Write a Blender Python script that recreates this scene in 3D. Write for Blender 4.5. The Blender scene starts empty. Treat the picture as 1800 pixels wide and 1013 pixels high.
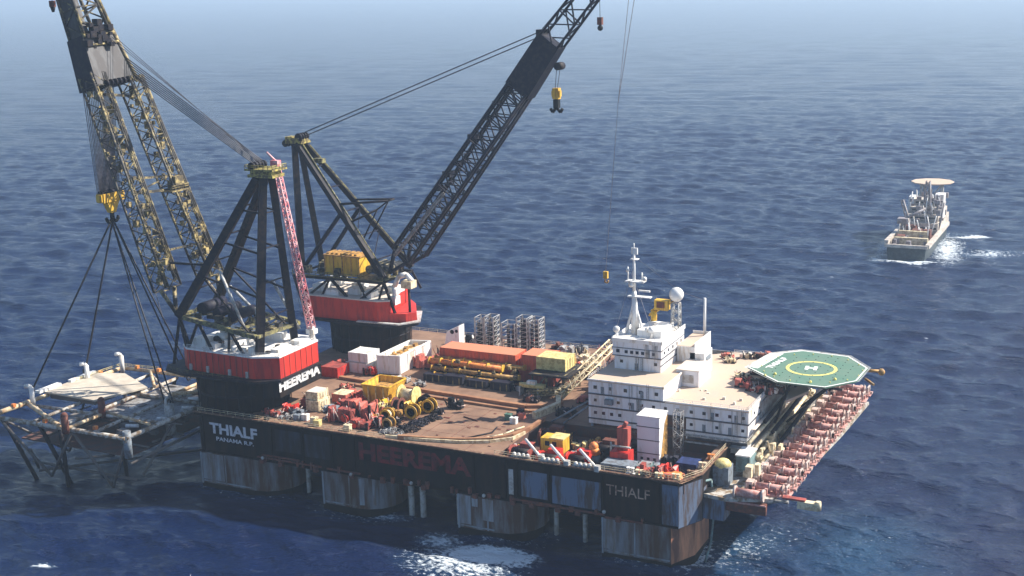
import bpy, math, random
import numpy as np
from mathutils import Vector, Matrix
random.seed(7)
C = bpy.context.scene.collection
sc = bpy.context.scene
# ---------------------------------------------------------------- camera, light, exposure
cam = bpy.data.cameras.new('camera'); camo = bpy.data.objects.new('camera', cam); C.objects.link(camo)
CAMROT = ((0.898478, -0.0763678, 0.4323253), (0.4382066, 0.2158644, -0.8725695), (-0.0266874, 0.9734323, 0.2274143))
M = Matrix(CAMROT).to_4x4(); M.translation = Vector((267.764, -309.871, 155.291))
camo.matrix_world = M
cam.sensor_width = 36; cam.lens = 45.798; cam.clip_start = 1; cam.clip_end = 500000
sc.camera = camo
SUN_EL, SUN_AZ = math.radians(40), math.radians(38)      # azimuth from +X towards +Y
w = bpy.data.worlds.new('World'); sc.world = w; w.use_nodes = True
nt = w.node_tree; nt.nodes.clear()
sky = nt.nodes.new('ShaderNodeTexSky'); sky.sky_type = 'NISHITA'; sky.sun_disc = False
sky.sun_elevation = SUN_EL; sky.sun_rotation = math.pi / 2 - SUN_AZ
sky.air_density = 1.0; sky.dust_density = 0.7; sky.ozone_density = 3.5
bg = nt.nodes.new('ShaderNodeBackground'); bg.inputs[1].default_value = 0.078
wo = nt.nodes.new('ShaderNodeOutputWorld')
nt.links.new(sky.outputs[0], bg.inputs[0]); nt.links.new(bg.outputs[0], wo.inputs[0])
sl = bpy.data.lights.new('sun', 'SUN'); sl.energy = 5.0; sl.angle = math.radians(0.5); sl.color = (1.0, 0.93, 0.82)
so = bpy.data.objects.new('sun', sl); C.objects.link(so)
sd = Vector((math.cos(SUN_EL) * math.cos(SUN_AZ), math.cos(SUN_EL) * math.sin(SUN_AZ), math.sin(SUN_EL)))
so.rotation_euler = sd.to_track_quat('Z', 'Y').to_euler(); so.location = (300, 100, 400)
sc.view_settings.view_transform = 'Standard'; sc.view_settings.look = 'None'
sc.view_settings.exposure = 0.95; sc.view_settings.gamma = 1.0

HAZE = True
# ---------------------------------------------------------------- materials
def mat(name, col, rough=0.6, col2=None, amt=0.5, scale=0.6, streak=False, metal=0.0, bump=0.0, contrast=0.12):
    m = bpy.data.materials.new(name); m.use_nodes = True
    n = m.node_tree.nodes; l = m.node_tree.links
    b = n['Principled BSDF']; b.inputs['Roughness'].default_value = rough; b.inputs['Metallic'].default_value = metal
    if col2 is None: col2 = tuple(c * 0.55 for c in col)
    tc = n.new('ShaderNodeTexCoord'); mp = n.new('ShaderNodeMapping')
    mp.inputs['Scale'].default_value = (scale, scale, scale * (0.16 if streak else 1))
    nz = n.new('ShaderNodeTexNoise'); nz.inputs['Scale'].default_value = 1.0; nz.inputs['Detail'].default_value = 8; nz.inputs['Roughness'].default_value = 0.68
    l.new(tc.outputs['Object'], mp.inputs[0]); l.new(mp.outputs[0], nz.inputs['Vector'])
    r = n.new('ShaderNodeValToRGB'); r.color_ramp.elements[0].position = max(0.01, 1 - amt - contrast) * 0.5 + 0.22
    r.color_ramp.elements[1].position = min(0.99, r.color_ramp.elements[0].position + contrast)
    r.color_ramp.elements[0].color = (*col, 1); r.color_ramp.elements[1].color = (*col2, 1)
    l.new(nz.outputs[0], r.inputs[0]); l.new(r.outputs[0], b.inputs['Base Color'])
    if bump:
        bp = n.new('ShaderNodeBump'); bp.inputs['Strength'].default_value = bump; bp.inputs['Distance'].default_value = 0.2
        l.new(nz.outputs[0], bp.inputs['Height']); l.new(bp.outputs[0], b.inputs['Normal'])
    return m
RUST = (0.16, 0.06, 0.025)
K = {
 'hull': mat('hull_black', (0.006, 0.006, 0.007), .75, (0.022, 0.012, 0.009), .42, .35, True),
 'hullblue': mat('hull_greyblue', (0.13, 0.17, 0.25), .6, (0.09, 0.065, 0.055), .4, .45, True),
 'column': mat('column_paint', (0.23, 0.25, 0.28), .7, (0.10, 0.055, 0.035), .55, .22, True, contrast=.22),
 'columnrust_sunlit': mat('column_rust_sunlit', (0.60, 0.26, 0.13), .7, (0.14, 0.06, 0.04), .5, .3, True, contrast=.25),  # rust brightened to stand in for sun on the corner faces
 'boot': mat('boot_top', (0.014, 0.009, 0.008), .8),
 'deck': mat('deck_rusty', (0.32, 0.19, 0.12), .8, (0.17, 0.095, 0.06), .5, .12, contrast=.35),
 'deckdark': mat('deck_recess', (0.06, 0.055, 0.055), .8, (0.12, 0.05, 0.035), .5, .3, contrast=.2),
 'ledge': mat('deck_ledge', (0.42, 0.22, 0.11), .8, (0.25, 0.11, 0.06), .5, .3, contrast=.3),
 'edge': mat('edge_trim', (0.40, 0.27, 0.15), .75, (0.14, 0.07, 0.045), .6, .8),
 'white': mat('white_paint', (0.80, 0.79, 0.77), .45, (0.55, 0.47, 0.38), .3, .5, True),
 'whiteshade': mat('white_wall_shaded', (0.76, 0.77, 0.80), .5, (0.60, 0.55, 0.52), .35, .4, True),  # cooler copy of the white, with the tint of shade put in
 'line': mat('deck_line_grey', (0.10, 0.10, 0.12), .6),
 'roof': mat('roof_tan', (0.60, 0.43, 0.30), .8, (0.50, 0.40, 0.32), .5, .15, contrast=.35),
 'roofpale': mat('roof_pale', (0.68, 0.62, 0.54), .8, (0.55, 0.48, 0.42), .5, .2, contrast=.3),
 'window': mat('window_glass', (0.02, 0.03, 0.05), .15),
 'green': mat('helideck_green', (0.075, 0.185, 0.135), .85, (0.12, 0.20, 0.15), .5, .16, contrast=.3),
 'helimark': mat('helideck_white', (0.85, 0.86, 0.82), .7, (0.68, 0.70, 0.64), .25, 1.2),
 'heliyellow': mat('helideck_yellow', (0.80, 0.70, 0.18), .7, (0.55, 0.5, 0.2), .35, 1.2),
 'red': mat('red_paint', (0.58, 0.03, 0.018), .5, (0.36, 0.02, 0.018), .35, .35, True),
 'reddull': mat('red_dull', (0.40, 0.075, 0.055), .65, (0.22, 0.05, 0.04), .45, .7, True),
 'redpale': mat('red_faded', (0.56, 0.13, 0.085), .7, (0.34, 0.10, 0.08), .45, .8),
 'contred': mat('container_red', (0.62, 0.10, 0.045), .6, (0.34, 0.08, 0.05), .4, .5, True),
 'controof': mat('container_roof', (0.70, 0.22, 0.11), .7, (0.56, 0.22, 0.12), .5, .4),
 'yellow': mat('yellow_paint', (0.72, 0.44, 0.04), .55, (0.45, 0.24, 0.03), .38, .7, True),
 'yellowpale': mat('yellow_pale', (0.75, 0.62, 0.26), .6, (0.5, 0.38, 0.14), .4, .8),
 'orange': mat('orange_paint', (0.75, 0.26, 0.05), .6, (0.5, 0.13, 0.04), .4, .8),
 'ochre': mat('ochre_pipe', (0.55, 0.30, 0.07), .6, (0.25, 0.14, 0.05), .45, .8),
 'cream': mat('cream_paint', (0.72, 0.62, 0.42), .65, (0.45, 0.34, 0.2), .4, .7),
 'steel': mat('black_steel', (0.010, 0.010, 0.018), .6, (0.03, 0.022, 0.02), .4, .6),
 'navy': mat('navy_steel', (0.014, 0.014, 0.03), .6, (0.03, 0.028, 0.035), .4, .6),
 'olive': mat('olive_steel', (0.30, 0.27, 0.10), .6, (0.05, 0.045, 0.035), .5, .8, contrast=.18),
 'boomol': mat('boom_steel', (0.035, 0.032, 0.030), .6, (0.34, 0.27, 0.12), .33, .35, contrast=.1),
 'boomyel': mat('boom_yellow', (0.46, 0.36, 0.15), .6, (0.09, 0.07, 0.04), .5, .5, contrast=.15),
 'grey': mat('grey_paint', (0.30, 0.31, 0.32), .6, (0.18, 0.16, 0.15), .45, .6),
 'plategrey': mat('plate_grey', (0.075, 0.075, 0.08), .6, (0.035, 0.03, 0.032), .5, .3, True),
 'lightgrey': mat('light_grey', (0.48, 0.48, 0.47), .6, (0.30, 0.27, 0.24), .4, .7),
 'greyblue': mat('greyblue_box', (0.20, 0.24, 0.28), .6, (0.12, 0.12, 0.13), .4, .7),
 'blue': mat('blue_paint', (0.03, 0.05, 0.16), .5),
 'teal': mat('teal_paint', (0.16, 0.26, 0.27), .6, (0.10, 0.14, 0.14), .4, .6),
 'black': mat('black_rubber', (0.015, 0.015, 0.016), .6),
 'rust': mat('rust_red', (0.20, 0.055, 0.03), .8, (0.11, 0.04, 0.03), .5, .8),
 'wire': mat('wire_rope', (0.07, 0.065, 0.08), .5),
 'wirepale': mat('wire_rope_pale', (0.24, 0.22, 0.24), .5),
 'sling': mat('sling_dark', (0.02, 0.02, 0.03), .6),
 'girder': mat('girder_tan', (0.50, 0.48, 0.44), .65, (0.22, 0.15, 0.09), .45, .5),
 'winchpink': mat('winch_pink', (0.62, 0.42, 0.38), .7, (0.42, 0.15, 0.12), .5, 1.2, contrast=.3),
 'winchwhite': mat('winch_white', (0.66, 0.60, 0.55), .65, (0.42, 0.25, 0.20), .45, 1.4, contrast=.25),
 'hullpanel': mat('hull_panel_dark', (0.035, 0.045, 0.07), .6, (0.025, 0.02, 0.02), .45, .45, True),
 'apexyel': mat('apex_yellow', (0.50, 0.42, 0.10), .65, (0.12, 0.09, 0.04), .5, .9, contrast=.15),
 'colpanel': mat('column_panel', (0.28, 0.32, 0.37), .7, (0.16, 0.12, 0.10), .4, .35, True, contrast=.2),
 'pink': mat('pinkish_red', (0.62, 0.16, 0.19), .6, (0.7, 0.45, 0.45), .45, .5),
 'letterw': mat('letter_white', (0.62, 0.62, 0.66), .6, (0.4, 0.4, 0.42), .3, 1.0),
 'letterww': mat('letter_bright', (0.85, 0.85, 0.85), .5),
 'letterr': mat('letter_red', (0.22, 0.010, 0.012), .6, (0.10, 0.01, 0.012), .5, .5),
 'lettert': mat('letter_tan', (0.52, 0.36, 0.26), .6, (0.22, 0.12, 0.09), .4, .8),
 'loaddeck': mat('module_deck', (0.62, 0.56, 0.46), .75, (0.45, 0.38, 0.3), .5, .2, contrast=.3),
 'loadbeam': mat('module_beam', (0.62, 0.50, 0.33), .65, (0.42, 0.24, 0.11), .4, .5),
 'loadgrey': mat('module_grey', (0.12, 0.12, 0.125), .65, (0.12, 0.10, 0.09), .5, .5),
 'shiphull': mat('ship_hull', (0.05, 0.07, 0.08), .5),
 'shiptop': mat('ship_beige', (0.62, 0.56, 0.48), .6, (0.4, 0.34, 0.3), .45, .4),
 'shipgrey': mat('ship_grey', (0.34, 0.33, 0.36), .6, (0.2, 0.17, 0.17), .5, .4),
}
for k_ in ('hull','boot','steel','navy','column','hullblue','hullpanel','black'):
    K[k_].node_tree.nodes['Principled BSDF'].inputs['Specular IOR Level'].default_value = 0.2
# ---------------------------------------------------------------- mesh builder
class MB:
    def __init__(s): s.v = []; s.f = []; s.smooth = []; s.st = []
    def add(s, vs, fs, sm=False):
        o = len(s.v); s.st.append(o); s.v += [tuple(v) for v in vs]; s.f += [tuple(i + o for i in f) for f in fs]; s.smooth += [sm] * len(fs); return s
    def box(s, x0, x1, y0, y1, z0, z1):
        return s.add([(x0,y0,z0),(x1,y0,z0),(x1,y1,z0),(x0,y1,z0),(x0,y0,z1),(x1,y0,z1),(x1,y1,z1),(x0,y1,z1)],
                     [(3,2,1,0),(4,5,6,7),(0,1,5,4),(1,2,6,5),(2,3,7,6),(3,0,4,7)])
    def prism(s, pts, z0, z1, cap=True):
        n = len(pts)
        a = sum(pts[i][0]*pts[(i+1)%n][1]-pts[(i+1)%n][0]*pts[i][1] for i in range(n))
        if a < 0: pts = pts[::-1]
        vs = [(x,y,z0) for x,y in pts]+[(x,y,z1) for x,y in pts]
        fs = [(i,(i+1)%n,(i+1)%n+n,i+n) for i in range(n)]
        if cap: fs += [tuple(range(n))[::-1], tuple(range(n,2*n))]
        return s.add(vs, fs)
    def tube(s, a, b, r, r2=None, n=8, sm=True, cap=True):
        a = Vector(a); b = Vector(b); r2 = r if r2 is None else r2
        d = (b-a); 
        if d.length < 1e-6: return s
        d.normalize(); u = d.orthogonal().normalized()
        if abs(d.z) < .99: u = d.cross(Vector((0,0,1))).normalized()
        w_ = d.cross(u); vs = []
        off = math.pi/4 if n == 4 else 0
        for p, rr in ((a,r),(b,r2)):
            for i in range(n):
                t = off + 2*math.pi*i/n; vs.append(p + u*math.cos(t)*rr + w_*math.sin(t)*rr)
        fs = [(i,(i+1)%n,(i+1)%n+n,i+n) for i in range(n)]
        if n == 4: sm = False
        s.add(vs, fs, sm)
        if cap:
            o = len(s.v)-2*n; s.f += [tuple(o+i for i in range(n))[::-1], tuple(o+n+i for i in range(n))]; s.smooth += [False, False]
        return s
    def bar(s, a, b, r): return s.tube(a, b, r*1.2, n=4)
    def path(s, pts, r, n=6):
        for a, b in zip(pts, pts[1:]): s.tube(a, b, r, n=n)
        return s
    def cyl(s, x, y, z0, z1, r, r2=None, n=24): return s.tube((x,y,z0),(x,y,z1), r, r2, n)
    def sphere(s, c, r, n=12, m=8, sz=1.0):
        vs = []; fs = []
        for j in range(m+1):
            t = math.pi*j/m
            for i in range(n):
                p = 2*math.pi*i/n; vs.append((c[0]+r*math.sin(t)*math.cos(p), c[1]+r*math.sin(t)*math.sin(p), c[2]+r*sz*math.cos(t)))
        for j in range(m):
            for i in range(n):
                fs.append((j*n+i, (j+1)*n+i, (j+1)*n+(i+1)%n, j*n+(i+1)%n))
        return s.add(vs, fs, True)
    def torus(s, c, R_, r, axis='z', n=20, m=6):
        vs = []; fs = []
        for i in range(n):
            a = 2*math.pi*i/n
            for j in range(m):
                b = 2*math.pi*j/m; q = R_+r*math.cos(b); h = r*math.sin(b)
                p = (q*math.cos(a), q*math.sin(a), h)
                if axis == 'x': p = (p[2], p[0], p[1])
                if axis == 'y': p = (p[0], p[2], p[1])
                vs.append((c[0]+p[0], c[1]+p[1], c[2]+p[2]))
        for i in range(n):
            for j in range(m):
                fs.append((i*m+j, ((i+1)%n)*m+j, ((i+1)%n)*m+(j+1)%m, i*m+(j+1)%m))
        return s.add(vs, fs, True)
    def truss(s, a, b, wa, ha, wb, hb, n, rc, rb, side, faces=(0,1,2,3)):
        """box lattice from a to b; side = direction of the width; w across side, h across the third axis"""
        a = Vector(a); b = Vector(b); d = (b-a).normalized(); sd_ = Vector(side); sd_ = (sd_-d*sd_.dot(d)).normalized(); up = sd_.cross(d).normalized()
        def cn(t, i):
            w_ = wa+(wb-wa)*t; h_ = ha+(hb-ha)*t; sx, sy = ((-1,-1),(1,-1),(1,1),(-1,1))[i]
            return a+(b-a)*t+sd_*sx*w_/2+up*sy*h_/2
        for i in range(4):
            s.tube(cn(0,i), cn(1,i), rc, n=6)
        for k in range(n+1):
            t = k/n
            for i in faces:
                j = (i+1) % 4
                if k % 2 == 0: s.tube(cn(t,i), cn(t,j), rb, n=4)
                if k < n:
                    if k % 2 == 0: s.tube(cn(t,i), cn((k+1)/n,j), rb, n=4)
                    else: s.tube(cn(t,j), cn((k+1)/n,i), rb, n=4)
        return s
    def rail(s, pts, h=1.3, r=.07, step=3.0):
        for a, b in zip(pts, pts[1:]):
            a = Vector(a); b = Vector(b); L = (b-a).length; n = max(1, int(L/step))
            for k in range(n+1):
                p = a+(b-a)*k/n; s.tube(p, p+Vector((0,0,h)), r, n=4, cap=False)
            for q in (h, h*.55): s.tube(a+Vector((0,0,q)), b+Vector((0,0,q)), r, n=4, cap=False)
        return s
    def mesh(s, name, m, off):
        me = bpy.data.meshes.new(name)
        vs = [(x-off[0], y-off[1], z-off[2]) for x, y, z in s.v]
        me.from_pydata(vs, [], s.f); me.polygons.foreach_set('use_smooth', s.smooth); me.materials.append(m); me.update()
        return me
WL = {}
SPLIT = set('''sea_pipe jacket_leg jacket_brace roof_unit roof_winch roof_vent apex_sheave head_sheave support_post hydraulic_pipe frame_strut boom_winch
roller fender_lamp mast_dome mast_aerial mast_platform passage_pipe passage_duct catwalk side_door orange_bracket white_fitting deck_cargo corner_post
locking_bar stand clamp_ring drum_flange reel_flange deck_light stay_wire boom_pendant gantry_brace frame_post rubbing_strake side_piping crate_rib satellite_dome
storey_ledge cargo_rail rack_post stored_pipe bollard_post outrigger_frame base_frame main_girder deck_brace edge_beam vent_port helideck_support ship_funnel
sling_rope brake_lever cradle yoke pedestal_brace deck_seam box_unit plating_edge fly_stay whip_rope hoist_rope gallery hull_panel bin_stiffener paint_panel
leg_stairway tag_rope access_arm side_rib platform_truss curved_coaming deck_rail_beam window passage_fitting leg_fitting piping ship_fitting deck_fitting platform_edge frame_fitting bar_cradle_piece boom_cross_frame roof_vent bracket wall_rib wall_pipe scrap_piece louvre'''.split())
def pieces(mb):
    st = mb.st + [len(mb.v)]; out = []
    for a, b in zip(st, st[1:]):
        q = MB(); q.v = mb.v[a:b]; q.st = [0]
        for f, sm in zip(mb.f, mb.smooth):
            if a <= f[0] < b: q.f.append(tuple(i-a for i in f)); q.smooth.append(sm)
        out.append(q)
    return out
def thing(name, label, cat, loc=(0,0,0), group=None):
    o = bpy.data.objects.new(name, None); C.objects.link(o); o.location = loc
    o['label'] = label; o['category'] = cat
    if group: o['group'] = group
    o.empty_display_size = 2; WL[o.name] = tuple(loc); return o
def part(name, mb, m, parent, label=None):
    if name in SPLIT and 1 < len(mb.st) <= 100:
        for q in pieces(mb): o = part1(name, q, m, parent, label)
        return o
    return part1(name, mb, m, parent, label)
def part1(name, mb, m, parent, label=None):
    off = WL[parent.name]
    o = bpy.data.objects.new(name, mb.mesh(name, K[m] if isinstance(m, str) else m, off)); C.objects.link(o); o.parent = parent
    WL[o.name] = off
    if label: o['label'] = label
    return o
def solo(name, mb, m, label, cat, loc, group=None):
    o = bpy.data.objects.new(name, mb.mesh(name, K[m], loc)); C.objects.link(o); o.location = loc
    o['label'] = label; o['category'] = cat
    if group: o['group'] = group
    WL[o.name] = tuple(loc); return o
def struct(name, me, kind='structure'):
    o = bpy.data.objects.new(name, me); C.objects.link(o); o['kind'] = kind; return o
def dup(o, loc, label, parent=None):
    c = o.copy(); C.objects.link(c)
    if parent is None: c.location = loc; c['label'] = label
    else: c.parent = parent
    for ch in list(o.children): dup(ch, None, None, c)
    return c
def text(name, s, size, origin, right, up, m, parent, width=None, bold=0.03, depth=0.06):
    cu = bpy.data.curves.new(name, 'FONT'); cu.body = s; cu.size = 1; cu.offset = bold; cu.extrude = 0.01; cu.resolution_u = 2
    t = bpy.data.objects.new(name, cu); C.objects.link(t)
    dg = bpy.context.evaluated_depsgraph_get(); me = bpy.data.meshes.new_from_object(t.evaluated_get(dg))
    bpy.data.objects.remove(t)
    co = np.array([v.co[:] for v in me.vertices]); mn = co.min(0); mx = co.max(0)
    R_ = Vector(right).normalized(); U = Vector(up).normalized(); N = R_.cross(U)
    sy = size/(mx[1]-mn[1]); sx = (width/(mx[0]-mn[0])) if width else sy; off = Vector(WL[parent.name])
    for v in me.vertices:
        x = (v.co.x-mn[0])*sx; y = (v.co.y-mn[1])*sy; z = (v.co.z+0.01)/0.02*depth
        v.co = Vector(origin)+R_*x+U*y+N*z-off
    me.materials.clear(); me.materials.append(K[m])
    o = bpy.data.objects.new(name, me); C.objects.link(o); o.parent = parent; WL[o.name] = WL[parent.name]
    return o
# ---------------------------------------------------------------- sea
def build_sea():
    cx, cy = 267.8, -309.9
    vd = math.atan2(0.87, -0.49)                      # heading of the camera
    th = np.concatenate([np.linspace(-math.pi, -0.72, 60, endpoint=False), np.linspace(-0.72, 0.72, 1200, endpoint=False), np.linspace(0.72, math.pi, 60, endpoint=False)])+vd
    r = [1.0, 60, 120, 170]; x = 215.0; q_ = 0.0019
    while x < 150000:
        r.append(x); x *= 1+q_
        if x > 1300: q_ = min(0.03, q_*1.0042)
    r = np.array(r)
    R_, T = np.meshgrid(r, th, indexing='ij')
    X = (cx+R_*np.cos(T)).astype(np.float32); Y = (cy+R_*np.sin(T)).astype(np.float32); Z = np.zeros_like(X); DX = np.zeros_like(X); DY = np.zeros_like(X)
    rng = np.random.RandomState(3)
    spacing = np.maximum(np.gradient(r), r*0.0011)[:, None]
    inner = (np.abs(T-vd) < 0.74)
    for i in range(84):
        lam = 2.6*(95/2.6)**rng.rand(); ang = vd-0.35+math.pi+rng.normal()*(0.62 if lam < 12 else 0.4)
        k = 2*math.pi/lam; amp = 0.0056*lam*(0.5+rng.rand())*(0.28 if lam > 24 else 1.2)
        att = (np.clip((lam/spacing-2.0)/4.0, 0, 1)*amp).astype(np.float32)
        if lam < 40: nz_ = np.nonzero(att[:, 0] > 0)[0]
        else: nz_ = np.nonzero(att[:, 0] > 0)[0]
        ph = rng.rand()*6.28
        if len(nz_) == 0: continue
        lo, hi = nz_[0], nz_[-1]+1
        c_, s_ = math.cos(ang), math.sin(ang)
        arg = (k*c_)*(X[lo:hi]-np.float32(cx))+(k*s_)*(Y[lo:hi]-np.float32(cy))+np.float32(ph)
        sn = np.sin(arg)*att[lo:hi]; cs = np.cos(arg)*att[lo:hi]
        Z[lo:hi] += sn; DX[lo:hi] += cs*c_*0.9; DY[lo:hi] += cs*s_*0.9
    Z *= inner; X += DX*inner; Y += DY*inner
    nr, ntv = X.shape
    co = np.stack([X, Y, Z], -1).reshape(-1, 3).astype(np.float32)
    i, j = np.meshgrid(np.arange(nr-1), np.arange(ntv), indexing='ij'); j2 = (j+1) % ntv
    q = np.stack([i*ntv+j, (i+1)*ntv+j, (i+1)*ntv+j2, i*ntv+j2], -1).reshape(-1, 4)
    me = bpy.data.meshes.new('sea'); me.vertices.add(len(co)); me.vertices.foreach_set('co', co.ravel())
    me.loops.add(q.size); me.loops.foreach_set('vertex_index', q.ravel().astype(np.int32))
    me.polygons.add(len(q)); me.polygons.foreach_set('loop_start', np.arange(0, q.size, 4, dtype=np.int32))
    me.polygons.foreach_set('use_smooth', np.ones(len(q), dtype=bool)); me.update(calc_edges=True)
    m = bpy.data.materials.new('sea_water'); m.use_nodes = True; n = m.node_tree.nodes; l = m.node_tree.links
    b = n['Principled BSDF']; b.inputs['Roughness'].default_value = 0.07; b.inputs['IOR'].default_value = 1.34
    tc = n.new('ShaderNodeTexCoord')
    def mapped(sx, sy, rot):
        mp = n.new('ShaderNodeMapping'); mp.vector_type = 'POINT'; mp.inputs['Rotation'].default_value = (0, 0, rot); mp.inputs['Scale'].default_value = (sx, sy, 1)
        l.new(tc.outputs['Object'], mp.inputs[0]); return mp
    def noise(mp, scale, detail, rough=.6):
        z = n.new('ShaderNodeTexNoise'); z.inputs['Scale'].default_value = scale; z.inputs['Detail'].default_value = detail; z.inputs['Roughness'].default_value = rough
        l.new(mp.outputs[0], z.inputs['Vector']); return z
    def math_(op, a, b_=None, clamp=False):
        x = n.new('ShaderNodeMath'); x.operation = op; x.use_clamp = clamp
        for k_, v_ in enumerate((a, b_)):
            if v_ is None: continue
            if isinstance(v_, (int, float)): x.inputs[k_].default_value = v_
            else: l.new(v_, x.inputs[k_])
        return x.outputs[0]
    rot = -(vd-0.35-math.pi/2)
    mpA = mapped(0.55, 0.95, rot)                    # wind ripples, long across the view
    nA = noise(mpA, 1.0, 6, .62)
    mpB = mapped(0.085, 0.21, rot); nB = noise(mpB, 1.0, 5, .6)
    b1 = n.new('ShaderNodeBump'); b1.inputs['Strength'].default_value = 1.0; b1.inputs['Distance'].default_value = 1.0; l.new(nB.outputs[0], b1.inputs['Height'])
    mpC = mapped(0.022, 0.05, rot-.12); nC = noise(mpC, 1.0, 4, .55)
    b0 = n.new('ShaderNodeBump'); b0.inputs['Strength'].default_value = 1.0; b0.inputs['Distance'].default_value = 2.4; l.new(nC.outputs[0], b0.inputs['Height']); l.new(b0.outputs[0], b1.inputs['Normal'])
    b2 = n.new('ShaderNodeBump'); b2.inputs['Strength'].default_value = 1.0; b2.inputs['Distance'].default_value = 0.9
    l.new(nA.outputs[0], b2.inputs['Height']); l.new(b1.outputs[0], b2.inputs['Normal']); l.new(b2.outputs[0], b.inputs['Normal'])
    # foam: broken crests everywhere (rare) and churned water in places
    mpF = mapped(0.10, 0.26, rot); nF = noise(mpF, 1.0, 9, .72)
    mpG = mapped(0.012, 0.02, rot); nG = noise(mpG, 1.0, 3)
    caps = math_('MULTIPLY', math_('SUBTRACT', nF.outputs[0], 0.675), 14, True)
    caps = math_('MULTIPLY', caps, math_('MULTIPLY', math_('SUBTRACT', nG.outputs[0], 0.40), 7, True))
    mpH = mapped(0.55, 0.85, 0.3); nH = noise(mpH, 1.0, 10, .75)
    total = caps; glow = None
    def blob(x, y, rx, ry, rz, strength, thr):
        mp = n.new('ShaderNodeMapping'); mp.vector_type = 'TEXTURE'; mp.inputs['Location'].default_value = (x, y, 0); mp.inputs['Rotation'].default_value = (0, 0, rz); mp.inputs['Scale'].default_value = (rx, ry, 1e6)
        l.new(tc.outputs['Object'], mp.inputs[0]); ln = n.new('ShaderNodeVectorMath'); ln.operation = 'LENGTH'; l.new(mp.outputs[0], ln.inputs[0])
        core = math_('SUBTRACT', 1.0, ln.outputs['Value'], True)
        f = math_('ADD', math_('MULTIPLY', core, strength), math_('SUBTRACT', nH.outputs[0], thr))
        return core, math_('MULTIPLY', math_('MULTIPLY', f, 9.0, True), math_('MULTIPLY', core, 5, True))
    turq = None
    for (x, y, rx, ry, rz, s_, t_) in FOAM:
        core, f = blob(x, y, rx, ry, rz, s_, t_)
        total = math_('MAXIMUM', total, f)
        c2 = math_('MULTIPLY', core, (1.1 if s_ > .5 else .25), True)
        turq = c2 if turq is None else math_('MAXIMUM', turq, c2)
    mix0 = n.new('ShaderNodeMix'); mix0.data_type = 'RGBA'; mix0.inputs[6].default_value = (0.003, 0.012, 0.054, 1); mix0.inputs[7].default_value = (0.05, 0.20, 0.36, 1)
    l.new(turq, mix0.inputs[0])
    mix = n.new('ShaderNodeMix'); mix.data_type = 'RGBA'; l.new(mix0.outputs[2], mix.inputs[6]); mix.inputs[7].default_value = (0.72, 0.78, 0.82, 1)
    l.new(total, mix.inputs[0]); l.new(mix.outputs[2], b.inputs['Base Color'])
    l.new(math_('ADD', math_('MULTIPLY', total, 0.5), 0.10), b.inputs['Roughness'])
    me.materials.append(m)
    return struct('sea', me)
FOAM = [(111,-12,17,8,0.08,0.42,0.53),(106,-20,24,14,0.05,0.22,0.60),(93,-8,10,8,0,0.22,0.60),(70,2,10,5,0.2,0.2,0.62),(174,20,15,30,-0.5,0.13,0.64),(182,-2,26,24,0.4,0.10,0.66),(205,30,30,40,0.2,0.06,0.66),(-2,-66,5,2.5,0.4,0.3,0.62),
        (150,419,24,9,0,0.45,0.56),(133,450,6,50,0.05,0.2,0.63),(167,460,12,60,0.12,0.22,0.58),(190,455,26,14,0.4,0.2,0.62),(176,500,18,5,0.1,0.35,0.6),(148,10,26,12,0,0.03,0.66),(17,2,24,8,0,0.09,0.63),(58,0,18,8,0,0.12,0.63),(108,4,20,12,0,0.14,0.62),(152,2,18,8,0,0.14,0.62),(164,10,6,14,0,0.22,0.60)]
build_sea()
hz = MB().box(-152000, 152000, -152000, 152000, -4, 190)
hm = bpy.data.materials.new('haze'); hm.use_nodes = True; hn = hm.node_tree; hn.nodes.clear()
pv = hn.nodes.new('ShaderNodeVolumePrincipled'); pv.inputs['Density'].default_value = 0.00014; pv.inputs['Color'].default_value = (0.60, 0.78, 1.0, 1); pv.inputs['Anisotropy'].default_value = 0.2
ho = hn.nodes.new('ShaderNodeOutputMaterial'); hn.links.new(pv.outputs[0], ho.inputs['Volume'])
if HAZE: struct('haze', hz.mesh('haze', hm, (0,0,0)), 'stuff')
# ================================================================ THE VESSEL
V = thing('crane_vessel', 'huge crane vessel, black hull on columns, brown work deck, white accommodation, green helideck', 'crane ship', (82, 55, 0))
W_, L_ = 113, 165
hull_poly = [(-1,3),(2,0),(157.2,0),(162,0),(166,8),(166,104),(158,W_),(2,W_),(-1,W_-4)]
# pit in the deck (recessed winch well) x 106..163, y 1.5..33
PIT = (107.5, 163, 1.6, 33)
mb = MB()
n = len(hull_poly)
for i in range(n):
    (a,b),(c,d) = hull_poly[i], hull_poly[(i+1)%n]
    mb.add([(a,b,12),(c,d,12),(c,d,25),(a,b,25)], [(0,1,2,3)])
mb.add([(x,y,12) for x,y in hull_poly], [tuple(range(n))[::-1]])
hull = part('hull', mb, 'hull', V)
def panel(x0, x1, z0, z1, m, name='hull_panel', y=-0.03):
    part(name, MB().box(x0, x1, y, 0.2, z0, z1), m, hull)
panel(31, 40.5, 16.2, 23.2, 'hullpanel'); panel(42, 51, 15.8, 23, 'hullpanel')
panel(111.5, 113, 14.2, 21.8, 'lightgrey'); panel(115.5, 123.5, 14.2, 22, 'hullblue'); panel(125, 139.6, 13.6, 21.8, 'hullblue')
panel(157.3, 161.9, 12.1, 24.2, 'hullblue')
part('hull_panel', MB().add([(162.03,-.03,12.1),(166.03,8,12.1),(166.03,8,24),(162.03,-.03,24)], [(0,1,2,3)]).add([(166.03,9,14),(166.03,20,14),(166.03,20,21),(166.03,9,21)], [(0,1,2,3)]), 'hullblue', hull)
mb = MB()                                            # rubbing bars and vertical stiffeners
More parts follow.
